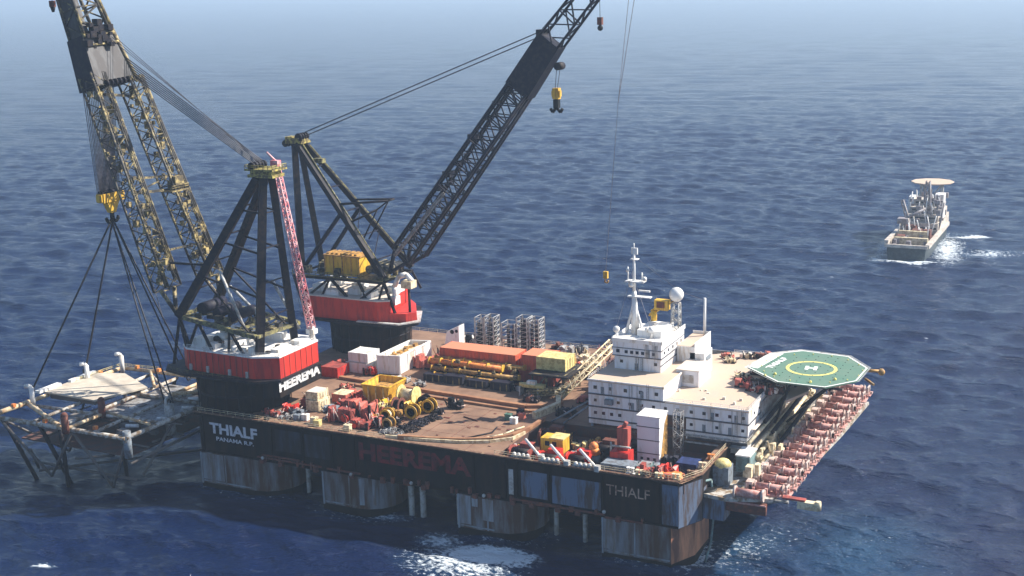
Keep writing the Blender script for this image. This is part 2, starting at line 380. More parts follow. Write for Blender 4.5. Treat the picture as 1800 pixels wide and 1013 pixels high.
for x in [3, 29.6, 41.3, 52, 60, 100.5, 110.6, 114.2, 124.3, 140.2, 156.9]: mb.box(x-.22, x+.22, -.35, 0, 12, 24.6)
mb.box(0, 162, -.55, 0, 24.3, 24.9); mb.box(2, 162, -.3, 0, 12, 12.6)
part('rubbing_strake', mb, 'boot', hull)
mb = MB()                                            # pipes and brackets under the panels
for i in range(26):
    x = random.uniform(22,155); q = random.uniform(.2,.7); mb.box(x-q,x+q,-.9,0,random.uniform(11.9,12.8),random.uniform(13,14.6))
part('bracket', mb, 'rust', hull); mb = MB()
for x0, x1, z in [(24,48,13.4),(26,40,14.3),(50,62,13.2),(112,128,13.2),(116,124,12.6),(124,141,12.9),(141,152,12.2)]:
    mb.tube((x0,-.6,z),(x1,-.6,z),.32,n=6)
for x in [26,33,46,59,70,84,101,113,119,127,133,145]: mb.box(x-.7,x+.7,-1.3,0,11.6,12.9)
part('side_piping', mb, 'rust', hull)
mb = MB()
for x,z in [(26.5,13.5),(80,13.2),(104,13.0),(59,12.8),(141,14)]: mb.sphere((x,-1.2,z),.55,8,6)
part('fender_lamp', mb, 'lightgrey', hull)
part('anchor_pocket', MB().cyl(165.2,12.5,12.5,20,3.4,n=16).torus((166.6,13.5,17),2.6,.5,'x'), 'black', hull)
# deck sheet (with the pit left open), pit floor and walls
mb = MB(); px0,px1,py0,py1 = PIT
zd = 25.0
def quad(x0,x1,y0,y1,z): mb.add([(x0,y0,z),(x1,y0,z),(x1,y1,z),(x0,y1,z)], [(0,1,2,3)])
quad(2,px0,0,W_,zd); quad(px0,px1,0,py0,zd); quad(px0,px1,py1,W_,zd); mb.add([(px1,0.3,zd),(166,8,zd),(166,104,zd),(px1,109,zd)],[(0,1,2,3)])
mb.add([(-1,3,zd),(2,0,zd),(2,W_,zd),(-1,W_-4,zd)],[(0,1,2,3)])
deck = part('deck_plate', mb, 'deck', V)
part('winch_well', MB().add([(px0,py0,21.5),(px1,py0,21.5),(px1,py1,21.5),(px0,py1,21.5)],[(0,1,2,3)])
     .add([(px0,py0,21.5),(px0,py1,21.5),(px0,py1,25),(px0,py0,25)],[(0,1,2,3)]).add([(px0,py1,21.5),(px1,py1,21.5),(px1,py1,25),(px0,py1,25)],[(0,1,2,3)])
     .add([(px1,py0,21.5),(px1,py0,25),(px1,py1,25),(px1,py1,21.5)],[(0,1,2,3)]).add([(px0,py0,21.5),(px1,py0,21.5),(px1,py0,25),(px0,py0,25)],[(0,1,2,3)]), 'deckdark', V)  # dark floor and walls, the shade of the well put into their colour
# edge trim along the near side and the bow
mb = MB(); mb.box(-.5,162.3,-.25,.75,24.95,25.35)
mb.add([(162.3,-.2,25.35),(166.3,7.8,25.35),(166.3,60,25.35),(165.2,60,25.35),(165.2,8.4,25.35),(161.4,.8,25.35)],[(0,1,2,3,4,5)])
part('edge_coaming', mb, 'edge', deck)
# long raised ledges / rail beams of the work deck, curved at the winch well
mb = MB()
def ribbon(pts, w_, z0, z1):
    for (a,b),(c,d) in zip(pts,pts[1:]):
        L = math.hypot(c-a,d-b); nx, ny = -(d-b)/L*w_/2, (c-a)/L*w_/2
        mb.prism([(a+nx,b+ny),(a-nx,b-ny),(c-nx,d-ny),(c+nx,d+ny)], z0, z1)
arc = [(24,47.5),(60,45),(88,43),(97,42.5),(103,45),(106,50)]
ribbon(arc, 1.6, 25, 26.0)
arc2 = [(30,42.5),(60,40.5),(92,38.8),(100,38.8),(105,41)]
ribbon(arc2, .9, 25, 25.7)
arc3 = [(74,2.4),(84,4.4),(94,7.4),(101,11),(105,16),(107,23),(107.6,33)]
ribbon(arc3, 1.0, 25, 26.2)
part('deck_rail_beam', mb, 'ledge', deck)
mb = MB(); ribbon([(70,1.9),(82,3.2),(93,5.6),(101,9.2),(106,14),(107.3,20)], .5, 25, 25.9); ribbon([(104,33.5),(107,45),(104,52)], 1.5, 25, 27.2)
part('curved_coaming', mb, 'cream', deck)
mb = MB()                                            # seams, pads and stains welded on the deck
for i in range(60):
    x = random.uniform(28,104); y = random.uniform(2,44); a = random.uniform(.4,2.2)
    mb.box(x,x+a,y,y+random.uniform(.3,1.2),25.0,25.0+random.uniform(.04,.22))
for y in (12,20,29,36): mb.box(30,105,y-.06,y+.06,25.0,25.03)
for x in range(34,105,9): mb.box(x-.06,x+.06,2,44,25.0,25.035)
part('deck_pad', mb, 'rust', deck)
# columns: four under each side
def arcp(cx,cy,r,a0,a1,n=7): return [(cx+r*math.cos(math.radians(a0+(a1-a0)*i/n)), cy+r*math.sin(math.radians(a0+(a1-a0)*i/n))) for i in range(n+1)]
col_poly = {0:[(1.5,-.6)]+arcp(22,10.4,11,-90,60)+[(1.5,22)], 1:[(48,-.4)]+arcp(60.5,9.6,10,-90,60)+[(48,22)],
            2:[(95,-.4)]+arcp(107,10.6,11,-90,60)+[(95,24)], 3:[(140,-.4),(160,-.4),(164,8),(164,20),(158,24),(140,24)]}
for side in (0,1):
    for k in range(4):
        P = col_poly[k]
        if side: P = [(x, W_-y) for x,y in P]
        c = part('column', MB().prism(P, -24, 12.05), 'column', V)
        part('boot_top_band', MB().prism([(x+(x-P[0][0]>1)*.04-(x-P[0][0]<=1)*.04, y+(-.04 if y<W_/2 else .04)) for x,y in P], -4, 1.8, False), 'boot', c)
        if side == 0:
            x0 = P[0][0]; mb = MB()
            mb.box(x0,x0+.5,P[0][1]-.25,P[0][1],1.5,12); mb.box(x0+.8,P[1][0]-.3,P[0][1]-.2,P[0][1],2.3,2.7); mb.box(x0+9.5,x0+9.9,P[0][1]-.2,P[0][1],2,11.9)
            part('column_stiffener', mb, 'colpanel', c)
            mb = MB(); mb.box(x0+.6,x0+(4.2 if k>1 else 9),P[0][1]-.06,P[0][1],3,11.8)
            if k==1: mb = MB().add([(61.2,-.5,3),(66,1.2,3),(66,1.2,11.5),(61.2,-.5,11.5)],[(0,1,2,3)])
            if k==2: mb.box(103,106.5,P[0][1]-.06,P[0][1],5,11.6).box(99.6,101.5,-.46,-.4,8.8,11.4)
            part('paint_panel', mb, 'colpanel', c)
    if side == 0:
        part('rusted_sunlit_face', MB().add([(160.05,-.45,1.5),(164.05,7.95,1.5),(164.05,7.95,11.9),(160.05,-.45,11.9)],[(0,1,2,3)]).add([(164.05,8,1.5),(164.05,20,1.5),(164.05,20,11.9),(164.05,8,11.9)],[(0,1,2,3)]), 'columnrust_sunlit', c)
mb = MB()
for x in (75.5,79.5,92): mb.tube((x,6,-6),(x,6,12),.9,n=10)
for x in (36,42,122,131): mb.tube((x,9,-6),(x,9,12),.7,n=10)
part('sea_pipe', mb, 'lightgrey', V)
part('discharge_pipe', MB().path([(162,4,23),(166.8,13,22),(167.6,14,14),(167.2,12,4),(166,10,-2)],.35), 'teal', V)
# lettering painted on the hull
X_, Z_ = (1,0,0), (0,0,1)
text('name_lettering','THIALF',3.6,(5.6,-.06,18.7),X_,Z_,'letterw',V,width=18.6,bold=.035)
text('port_lettering','PANAMA R.P.',1.35,(8.0,-.06,16.4),X_,Z_,'letterw',V,width=14.6,bold=.02)
text('owner_lettering','HEEREMA',5.6,(61.6,-.06,17.6),X_,Z_,'letterr',V,width=38,bold=.04)
text('name_lettering','THIALF',2.9,(141.3,-.06,18.9),X_,Z_,'lettert',V,width=12.6,bold=.0)
# railings
for pts, st_ in (([(1,.3,25.3),(70,.3,25.3)],3),([(107,.5,25.3),(162,.5,25.3),(165.8,8.2,25.3),(165.8,30,25.3)],3),([(2,112.4,25),(150,112.4,25)],4)): part('railing', MB().rail(pts,1.3,.07,st_), 'cream', V)
# crane pedestals
PED = ((8,16),(11,89))
for cx, cy in PED:
    p = part('crane_pedestal', MB().cyl(cx,cy,25,37.2,14.4,14.9,n=40), 'hull', V)
    mb = MB()
    for a in range(0,360,15):
        q = math.radians(a); mb.tube((cx+14.8*math.cos(q),cy+14.8*math.sin(q),25),(cx+15.1*math.cos(q),cy+15.1*math.sin(q),36),.18,n=4)
    mb.torus((cx,cy,30.5),14.75,.25,n=40); mb.torus((cx,cy,36.9),16.0,.55,n=40)
    part('pedestal_stiffener', mb, 'steel', p)
mb = MB()
for i in range(26): 
    x = random.uniform(2,27); mb.box(x,x+random.uniform(.4,1.8),random.uniform(.9,1.6),2.4,25,25+random.uniform(.5,1.8))
part('deck_fitting', mb, 'steel', V)

# ================================================================ ACCOMMODATION
def windows(par, face, u0, u1, cnt, z, y=None, x=None, s=.55):
    first = None
    for k in range(cnt):
        u = u0+(u1-u0)*k/max(1,cnt-1)
        if face == 'y': mb = MB().box(u-s,u+s,y-.09,y+.05,z-s*1.0,z+s*1.0)
        else: mb = MB().box(x-.05,x+.09,u-s,u+s,z-s*1.0,z+s*1.0)
        part('window', mb, 'window', par)
        g = s+.16
        if face == 'y': fr = MB().box(u-g,u+g,y-.05,y+.02,z-g,z-s).box(u-g,u+g,y-.16,y+.02,z+s,z+g).box(u-g,u-s,y-.05,y+.02,z-s,z+s).box(u+s,u+g,y-.05,y+.02,z-s,z+s)
        else: fr = MB().box(x-.02,x+.05,u-g,u+g,z-g,z-s).box(x-.02,x+.16,u-g,u+g,z+s,z+g)
        part('window_frame', fr, 'whiteshade', par)
BY = 34.0
# left block: three storeys over the deck, roof 39.4
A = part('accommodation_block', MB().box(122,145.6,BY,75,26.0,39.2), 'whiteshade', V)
part('roof_deck', MB().box(121.7,145.9,BY-.3,75.3,39.2,39.5), 'roof', A)
mb = MB()
for z in (35.3,31.4,27.6): mb.box(121.8,146.2 if z>35 else 152.5,BY-.35,BY,z-.16,z+.2)
part('storey_ledge', mb, 'line', A)
windows(A,'y',124.2,143.5,5,37.4,y=BY); windows(A,'y',124.2,150,8,33.4,y=BY,s=.45); windows(A,'y',124.2,132,4,29.5,y=BY,s=.5)
part('fan_housing', MB().box(127.5,130,BY-1.2,BY,32.6,34.2), 'greyblue', A)
part('roof_curb', MB().box(121.7,145.9,BY-.32,BY-.1,39.5,39.9).box(145.65,145.92,BY,75,39.5,39.9), 'white', A)
# right block, roof 35.3
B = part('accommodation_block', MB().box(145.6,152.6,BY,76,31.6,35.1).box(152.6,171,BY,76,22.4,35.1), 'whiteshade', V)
part('roof_deck', MB().box(145.9,171.3,BY-.3,76.3,35.1,35.4), 'roof', B)
part('end_wall_panel', MB().box(171,171.12,BY+.3,75.5,31.4,35), 'white', B)
mb = MB()
for z in (31.4,27.6): mb.box(152.4,171.3,BY-.35,BY,z-.16,z+.2); mb.box(171,171.35,BY,75,z-.16,z+.2)
part('storey_ledge', mb, 'line', B)
part('roof_curb', MB().box(145.9,171.3,BY-.32,BY-.1,35.4,35.8).box(171.05,171.3,BY,76,35.4,35.8), 'white', B)
windows(B,'y',154.2,169.5,5,33.3,y=BY,s=.5); windows(B,'y',154.2,169.5,5,29.5,y=BY,s=.45); windows(B,'x',40,70,7,33.3,x=171.12,s=.45)
mb = MB(); mb.box(152.6,171.4,BY-1.6,BY,26.3,26.6); mb.box(152.6,171.4,BY-1.6,BY,24.4,24.7)
part('gallery', mb, 'lightgrey', B)
part('painted_gallery_shadow', MB().box(153,170.8,BY-.03,BY+.02,24.8,26.2), 'line', B)  # dark strip painted on the wall as shadow between the gallery slabs
part('gallery_rail', MB().rail([(152.8,BY-1.5,26.6),(171.2,BY-1.5,26.6),(171.2,BY,26.6)],1.1,.06,2.2), 'white', B)
windows(B,'y',155,163,3,23.6,y=BY,s=.4)
mb = MB()
for i in range(26):
    x = random.uniform(124,168); y = random.uniform(38,72); z = 39.5 if x<145 else 35.4
    if z>39 and y>44: continue
    mb.box(x,x+random.uniform(.3,.9),y,y+random.uniform(.3,.9),z,z+random.uniform(.2,.8))
part('roof_vent', mb, 'roofpale', A)
# doors, ladders and pipes on the white walls
def walldetail(par, xs, y, z0, z1):
    rs = random.Random(int(y*7+z0))
    for x in xs:
        part('wall_door', MB().box(x-.5,x+.5,y-.1,y,z0,z0+2.1), 'greyblue', par)
    for i in range(5):
        x = rs.uniform(xs[0]-1, xs[-1]+3); part('wall_pipe', MB().tube((x,y-.2,z0),(x,y-.2,z1),.11,n=5), 'lightgrey', par)
    x = xs[-1]+1.6; mb = MB().tube((x,y-.3,z0),(x,y-.3,z1+1),.06,n=4).tube((x+.6,y-.3,z0),(x+.6,y-.3,z1+1),.06,n=4)
    for k in range(int((z1-z0)/.5)): mb.tube((x,y-.3,z0+.5*k),(x+.6,y-.3,z0+.5*k),.04,n=4)
    part('wall_ladder', mb, 'grey', par)
walldetail(A,(126.5,139),BY,35.6,39.2); walldetail(A,(136,),BY,31.7,35.2); walldetail(B,(160.5,167.5),BY,31.7,35.1); walldetail(B,(158,165.7),BY,27.8,31.3)
# undercroft between the blocks (dark steel) and sunlit side passage with pipes
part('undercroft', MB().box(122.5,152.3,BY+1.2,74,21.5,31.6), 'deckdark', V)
mb = MB()
for x in (123,133,142,150): mb.tube((x,BY+.4,21.5),(x,BY+.4,26.1 if x<146 else 31.6),.45,n=6)
for a,b in ((110,119),(114,121)): mb.tube((a,33,25),(b+2,36,32),.3,n=6)
part('support_post', mb, 'greyblue', V)
# funnel / box house between wheelhouse and right block
F = part('vent_house', MB().box(143.9,151,50.5,62,35.4,40.3), 'whiteshade', V)
part('roof_cap', MB().box(143.7,151.2,50.3,62.2,40.3,40.55), 'roofpale', F)
part('louvre', MB().box(145.9,149.4,50.38,50.5,36.5,39.0), 'lightgrey', F)
F2 = part('vent_house', MB().box(144.4,149,62,70,35.4,42.6), 'white', V)
part('louvre', MB().box(149,149.1,63.5,68.5,39.6,41.2), 'greyblue', F2)
# wheelhouse
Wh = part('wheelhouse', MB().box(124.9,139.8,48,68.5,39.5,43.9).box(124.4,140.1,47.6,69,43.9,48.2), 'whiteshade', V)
part('roof_deck', MB().box(124.1,140.4,47.3,69.3,48.2,48.5), 'white', Wh)
part('storey_ledge', MB().box(124.3,140.3,47.4,69.2,43.7,43.95).box(139.8,140,48,68.5,41.4,41.7).box(124.4,140.25,47.45,69,46.2,46.4), 'line', Wh)
windows(Wh,'y',126.2,126.3,1,45.3,y=47.6,s=.55); windows(Wh,'y',128.9,134.2,4,45.2,y=47.6,s=.5); windows(Wh,'y',137.7,137.8,1,45.2,y=47.6,s=.5)
windows(Wh,'y',127.2,138.2,2,42,y=48,s=.5); windows(Wh,'x',50.5,66,5,45.2,x=140.1,s=.5)
part('parapet', MB().box(124.1,124.3,47.3,69.3,48.5,49.4).box(124.1,140.4,47.3,47.5,48.5,49.3).box(140.2,140.4,47.3,69.3,48.5,49.6), 'white', Wh)
part('rooftop_house', MB().box(130,137.8,54,66,48.5,50.6), 'white', Wh)
Wb = part('wheelhouse_annex', MB().box(140.1,146,62,78,39.5,44.4), 'white', V)
part('roof_deck', MB().box(140.1,145.7,62.3,77.7,44.4,44.5), 'roof', Wb)
part('parapet', MB().box(145.75,146,62,78,44.4,45.6).box(140.1,146,77.8,78,44.4,45.4), 'white', Wb)
walldetail(Wh,(132,),48,39.6,43.7); walldetail(Wh,(136,),47.6,44,48)
# main mast
m_ = part('radar_mast', MB().tube((128.3,57,48.5),(128,57,62),1.5,.7,n=8).tube((128,57,62),(128,57,75),.55,.35,n=8).tube((125.4,57,48.5),(127.6,57,58),.5,.3,n=6).tube((131,57,48.5),(128.6,57,57),.4,.3,n=6), 'white', V)
part('mast_platform', MB().box(125.5,131.5,55.5,58.5,65,65.3).box(128,133.5,56,58,60.2,60.5).box(127,129.4,56,58,72,72.2).box(126,128,56,58,60.2,60.4), 'white', m_)
part('mast_aerial', MB().tube((126,57,65),(126,57,69.5),.25,n=6).tube((130.6,57,65),(130.6,57,68),.22,n=6).box(129.6,133.2,56.6,57.2,62,62.5).tube((128,57,75),(128,57,77),.2,n=5).box(127.2,129.2,56.7,57.2,73.6,75.6), 'white', m_)
part('mast_dome', MB().sphere((127.3,56.2,64.2),.9).sphere((131.6,56.5,66.2),.7).sphere((126.2,56.2,68.6),.55), 'white', m_)
rd = part('satellite_dome_tower', MB().truss((138.2,66.5,48.5),(138.4,66.5,57),2.6,2.6,2.0,2.0,6,.22,.12,(1,0,0)), 'lightgrey', V)
part('radome', MB().sphere((138.4,66.5,59.6),2.3,16,10), 'white', rd)
part('post_mast', MB().tube((144.6,76,44.4),(144.6,76,56.8),.45,.4,n=8), 'white', V)
part('searchlight', MB().sphere((125.2,49,51.6),1.05).tube((125.2,49,48.5),(125.2,49,51),.3,n=6), 'white', V)
part('satellite_dome', MB().sphere((135,53,51.3),1.0).sphere((133.2,54,51),.7).tube((135,53,48.5),(135,53,51),.4,n=6), 'white', V)
mb = MB()
for a,b in (((124.4,48.5,48.5),(128,57,70)),((138,48.5,48.5),(128,57,66)),((138.4,66.5,61.5),(128,57,73)),((144.6,76,56),(138.4,66.5,61))): mb.tube(a,b,.06,n=4)
part('stay_wire', mb, 'wirepale', V)
for pts in ([(150,91,35.2),(172,91,35.2)],[(122,34.2,39.6),(122,75,39.6)],[(146.1,34.2,35.5),(171,34.2,35.5),(171.1,60,35.5)]): part('railing', MB().rail(pts,1.1,.06,2.5), 'white', V)
# aft upper deck behind the roof (tan) carrying red machinery
part('upper_deck', MB().prism([(146,76),(171,76),(176,62),(178,48),(182,60),(172,92),(150,92),(140,84),(140,76)],34.4,35.2), 'roof', V)
part('upper_deck_skirt', MB().box(142,169,92,92.4,25,35.3).box(171.2,171.6,46,86,25,34.5), 'grey', V)
# stair tower (white)
S = part('stair_tower', MB().box(143.4,150,18.3,25,21.5,35.7), 'whiteshade', V)
part('tower_roof', MB().box(143.2,150.2,18.1,25.2,35.7,36), 'white', S)
mb = MB()
for z in (25,28.9,32.8): mb.box(143.2,150.2,18.16,18.3,z-.1,z+.1)
part('storey_ledge', mb, 'line', S)
part('side_shadow_patch', MB().add([(150.06,18.9,21.6),(150.06,25,21.6),(150.06,25,35.2),(150.06,22.6,33)],[(0,1,2,3)]), 'ochre', S)  # ochre patch painted in the shape of the shadow on this side
part('tower_stair', MB().truss((152.6,27,21.5),(152.6,27,35.5),2.2,2.6,2.2,2.6,8,.14,.1,(1,0,0)), 'grey', S)
windows(S,'y',144.8,148.6,3,23.4,y=18.3,s=.4)
# ================================================================ HELIDECK
HP = [(163,61.4),(166,78.5),(173.8,85.2),(188.7,83.6),(196.4,73.4),(196,59.2),(188.9,50),(175,50.3)]
H = part('helideck', MB().prism(HP,39.5,40.0), 'green', V)
mb = MB()
for i in range(8):
    (a,b),(c,d) = HP[i],HP[(i+1)%8]; cx, cy = 180.5,67.5
    def inn(x,y,f): return (cx+(x-cx)*f, cy+(y-cy)*f)
    mb.add([(a,b,40.03),(c,d,40.03),(*inn(c,d,.972),40.03),(*inn(a,b,.972),40.03)],[(0,1,2,3)])
part('deck_border', mb, 'helimark', H)
vs=[];fs=[]
for i in range(64):
    t=2*math.pi*i/64
    for R2 in (6.6,7.6): vs.append((181+R2*math.cos(t),67+R2*math.sin(t),40.04))
for i in range(64): fs.append((2*i,2*i+1,(2*i+3)%128,(2*i+2)%128))
part('aiming_circle', MB().add(vs,fs), 'heliyellow', H)
ux, uy = math.cos(.15), math.sin(.15)
rgt, upv = (1,.12,0), (-.12,1,0)
text('helideck_letter','H',3.8,(179.3,65,40.05),rgt,upv,'helimark',H,width=3.6,bold=.05)
text('helideck_lettering','THIALF',2.0,(169.8,62.5,40.05),(.17,1,0),(-1,.17,0),'helimark',H,width=12.5,bold=.05)
part('white_band', MB().add([(163.8,62,40.04),(166.0,61.3,40.04),(169.3,79.8,40.04),(166.7,78.4,40.04)],[(0,1,2,3)]), 'helimark', H)
mb = MB()
for i in range(8):
    (a,b),(c,d) = HP[i],HP[(i+1)%8]
    def out(x,y,f,z): return (180.5+(x-180.5)*f, 67.5+(y-67.5)*f, z)
    mb.add([out(a,b,1.005,39.7),out(c,d,1.005,39.7),out(c,d,1.06,40.1),out(a,b,1.06,40.1)],[(0,1,2,3)])
part('safety_net', mb, 'lightgrey', H)
part('deck_light', MB().sphere((172.5,57,40.2),.5,8,5).sphere((190,58,40.2),.5,8,5).sphere((184,53,40.2),.45,8,5).sphere((170,55,40.1),.4,8,5), 'heliyellow', H)
mb = MB()
for x,y in ((168,60),(178,54),(190,56),(192,72),(178,80),(170,76)): mb.tube((x,y,39.4),(174+(x-180)*.25,y,26),.4,n=6)
for y in (54,62,70,78): mb.tube((166,y,38.6),(193,y,38.6),.4,n=6)
for x in (170,180,190): mb.tube((x,51,38.8),(x,83,38.8),.35,n=6)
part('helideck_truss', mb, 'steel', H)
mb = MB()
for i in range(9):
    for j in range(9):
        x = 168+i*3; y = 53+j*3.4
        if abs(x-181)+abs(y-67) < 19: mb.cyl(x,y,40.0,40.1,.16,n=6)
part('tie_down', mb, 'steel', H)
mb = MB()
for i in range(16):
    a = 2*math.pi*i/16+.2; mb.cyl(181+15.2*math.cos(a)*.98, 67+15.2*math.sin(a)*.98, 40.0, 40.35, .2, n=6)
part('edge_light', mb, 'heliyellow', H)
part('access_arm', MB().tube((196,74,39),(200,76,38.6),.5,n=6).sphere((200,76,38.4),1.1,8,6).tube((196,72,37),(199,70,36),.4,n=6), 'ochre', H)
# ================================================================ BOW WINCH PLATFORM
PL = part('bow_platform', MB().prism([(166,9),(172,8),(184,12),(187,30),(190,70),(191.5,104),(166,104)],18.4,19.4), 'girder', V)
mb = MB()
for y in range(14,104,9): mb.tube((168,y,18.3),(188,y,18.3),.5,n=6); mb.tube((166.2,y,12.5),(185,y,18.2),.45,n=6)
part('platform_truss', mb, 'grey', PL)
part('side_block', MB().box(166.1,172,8.4,14,12.5,18.4), 'hullblue', PL)
# sunlit passage with pipes and catwalks between the block and the winches
mb = MB()
for x,z,r in ((172.4,27.5,.55),(173.6,25.5,.5),(174.6,23.6,.6),(176,22,.5)): mb.tube((x,30,z),(x,88,z),r,n=8)
part('passage_pipe', mb, 'cream', V)
mb = MB()
for x,z in ((173.2,29.5),(175.5,26.6),(177.8,24)): mb.tube((x,44,z),(x+2,90,z+4),.7,n=6)
part('passage_duct', mb, 'steel', V)
part('catwalk', MB().box(171.7,173.4,28,90,24.2,24.5).box(174.5,177.6,20,100,21.6,21.9).box(171.6,172.6,36,88,29.4,29.6), 'roofpale', V)
part('catwalk_rail', MB().rail([(173.4,28,24.5),(173.4,90,24.5)],1.2,.07,2.4).rail([(177.6,20,21.9),(177.6,100,21.9)],1.2,.07,2.4), 'lightgrey', V)
mb = MB()
for i in range(46):
    y = random.uniform(18,98); x = random.uniform(172.5,178.5); h = random.uniform(.8,3.4)
    if i%3: mb.box(x,x+random.uniform(.5,2),y,y+random.uniform(.6,3),21.9,21.9+h)
    else: mb.tube((x,y,21.9),(x+random.uniform(-1,2),y+random.uniform(-3,3),21.9+h*1.5),.3,n=6)
part('passage_fitting', mb, 'cream', V)
part('bow_fairlead_drum', MB().tube((174.5,11,20.4),(181.5,11,20.4),1.2,n=16), 'winchpink', V)
part('drum_flange', MB().tube((181.5,11,20.4),(182.2,11,20.4),1.7,n=16).tube((173.9,11,20.4),(174.5,11,20.4),1.7,n=16), 'winchwhite', V)
# ================================================================ CRANES
def beam(mb, a, b, w): return mb.tube(a, b, w*.72, n=4)
# ---- near crane, boom to the left over the sea (root at the slew centre)
NC = thing('heavy_lift_crane', 'nearer heavy lift crane, bright red house, twin-legged boom over the platform topside', 'crane', (8,16,37))
part('slew_platform', MB().prism([(-15,6),(-12,2),(-4,0),(24,1),(30.5,5.5),(30.5,28),(24,32),(-8,32),(-15,26)],36.5,37.25), 'steel', NC)
hp = [(-9,8),(-5,4.6),(21.5,3.4),(29.6,6.8),(29.6,27.6),(24,31),(-6,31),(-9,26)]
mh = part('machinery_house', MB().prism(hp,37.25,44.0), 'red', NC)
part('house_roof', MB().prism([(x*1.0+(.15 if x>0 else -.15),y+(.15 if y>15 else -.15)) for x,y in hp],44.0,44.5), 'white', mh)
cwt = part('counterweight', MB().prism([(19,4.5),(25,3.2),(29.9,5.6),(29.9,28.4),(22,29)],31.4,37.2), 'hull', NC)
text('owner_lettering','HEEREMA',3.3,(29.96,5.2,33.3),(0,1,0),(0,0,1),'letterww',cwt,width=22.3,bold=.05)
mb = MB()
for x,y,a,b,h in ((-5,8,5,4,2.5),(2,6.5,3,3,1.6),(6,10,6,5,2.2),(13,7,4,3,1.5),(14,22,5,4,2.4),(24,10,3,7,1),(24.5,20,3.6,6,1.3),(-2,18,7,6,3),(18,6.5,2.5,2.5,2)): mb.box(x,x+a,y,y+b,44.5,44.5+h)
mb.sphere((12.5,6.5,45.5),1.2).sphere((17.5,11,45.8),1.4,10,8).tube((0,14,46.4),(8,14,46.4),1.3,n=12)
part('roof_unit', mb, 'white', mh)
mb = MB().box(7,8.4,5.8,6.6,46.9,47.6).box(20,21.5,8,9,44.5,45.4).box(22,23,15,16.4,44.5,45.3).tube((24,8.6,44.5),(24,8.6,45.2),.9,n=8)
for x,y in ((1,12),(4,20),(9,24)): mb.tube((x,y,45.5),(x,y+5,45.5),1.5,n=12)
part('roof_winch', mb, 'steel', mh)
mb = MB()
for x in (-4,3,12,19): mb.box(x,x+.9,4.4-(x*.045)-.6,4.6-(x*.045),37.4,39.4)
part('side_door', mb, 'lightgrey', mh)
mb = MB()
for i in range(11):
    x = -4+i*2.4; y = 4.55-(x+5)*.045
    mb.box(x-.09,x+.09,y-.16,y+.1,37.4,43.8)
for y in (9,12,15,18,21,24): mb.box(29.55,29.75,y-.08,y+.08,37.4,43.8)
part('wall_rib', mb, 'reddull', mh)
part('roof_rail', MB().rail([(-5,4.8,44.5),(21.3,3.7,44.5),(29.4,7,44.5),(29.4,27,44.5)],1.1,.06,2), 'white', mh)
part('platform_rail', MB().rail([(-14.6,6.4,37.3),(-11.6,2.6,37.3),(-4,.4,37.3),(18,.9,37.3)],1.1,.06,2), 'olive', NC)
# front upper frame
A1,B1,C1,D1 = (-9,7,54),(-9,27,54),(23,4.6,50.6),(23,27.4,49.6)
mb = MB(); beam(mb,A1,B1,1.1); beam(mb,A1,C1,1.3); beam(mb,B1,D1,1.3); beam(mb,C1,D1,1.0); beam(mb,(5,5.8,52.6),(5,27,52.2),.9); beam(mb,(14,5.2,51.5),(14,27,51),.8)
beam(mb,(-9,7,54),(5,27,52.2),.6); beam(mb,(14,5.2,51.5),(23,27,49.8),.5)
part('base_frame', mb, 'olive', NC)
mb = MB()
for p,q in (((-1,6.4,53),(-5,5.5,44)),((-1,6.4,53),(5,5.2,44)),((12,5.5,51.8),(11,5.5,44)),((12,5.5,51.8),(17,5.5,44)),((-9,7,54),(-6,6,44)),((-9,27,54),(-6,27,44)),((5,27,52.3),(0,27,44)),((5,27,52.3),(10,27,44)),((23,4.6,50.6),(22,6,44)),((-9,7,53),(-12,6,38)),((-9,7,54),(-2,5.2,38))): beam(mb,p,q,.75)
part('frame_strut', mb, 'steel', NC)
AP = (22.3,16,99)
for foot, rr in (((-9,7,54),1.45),((-9,26,54),1.35),((22,7,44.4),1.5),((22.5,25,44.4),1.3)):
    top = (AP[0]+(-1.6 if foot[0]<0 else .6), AP[1]+(-2.2 if foot[1]<16 else 2.2), 99)
    part('gantry_leg', MB().tube(foot, top, rr*1.25, rr*1.1, n=4), 'steel', NC)
def lerp(a,b,t): return tuple(a[i]+(b[i]-a[i])*t for i in range(3))
mb = MB(); f1,f2,r1,r2 = (-9,7,54),(-9,26,54),(22,7,44.4),(22.5,25,44.4); T1=(20.7,13.8,99); T2=(20.7,18.2,99); T3=(22.9,13.8,99); T4=(22.9,18.2,99)
for t in (.3,.55,.78): beam(mb,lerp(f1,T1,t),lerp(r1,T3,t+.02),.55); beam(mb,lerp(f2,T2,t),lerp(r2,T4,t+.02),.5)
for t in (.2,.4,.6,.8): beam(mb,lerp(r1,T3,t),lerp(r2,T4,t),.35); beam(mb,lerp(f1,T1,t),lerp(f2,T2,t),.4)
beam(mb,lerp(f1,T1,.3),lerp(r1,T3,.05),.5); beam(mb,lerp(f2,T2,.3),lerp(r2,T4,.05),.5); beam(mb,lerp(f1,T1,.38),(-12,8.5,71),.6)
part('gantry_brace', mb, 'steel', NC)
mb = MB()
for a,b in (((8,8,70),(16,9,50)),((16,24,64),(24,26,48)),((18,12,58),(19,12,46)),((2,20,62),(12,22,52))): mb.tube(a,b,.5,n=6)
part('hydraulic_pipe', mb, 'lightgrey', NC)
mb = MB(); mb.box(17.8,27.2,12.8,19.2,99.2,100.1).box(17.2,27.8,12.2,19.8,101.3,101.9).box(18.4,26.4,13.4,18.6,100.1,101.3)
part('apex_platform', mb, 'apexyel', NC)
part('apex_rail', MB().rail([(17.3,19.6,101.9),(17.3,12.3,101.9),(27.7,12.3,101.9),(27.7,19.6,101.9)],1.2,.12,1.6), 'apexyel', NC)
mb = MB()
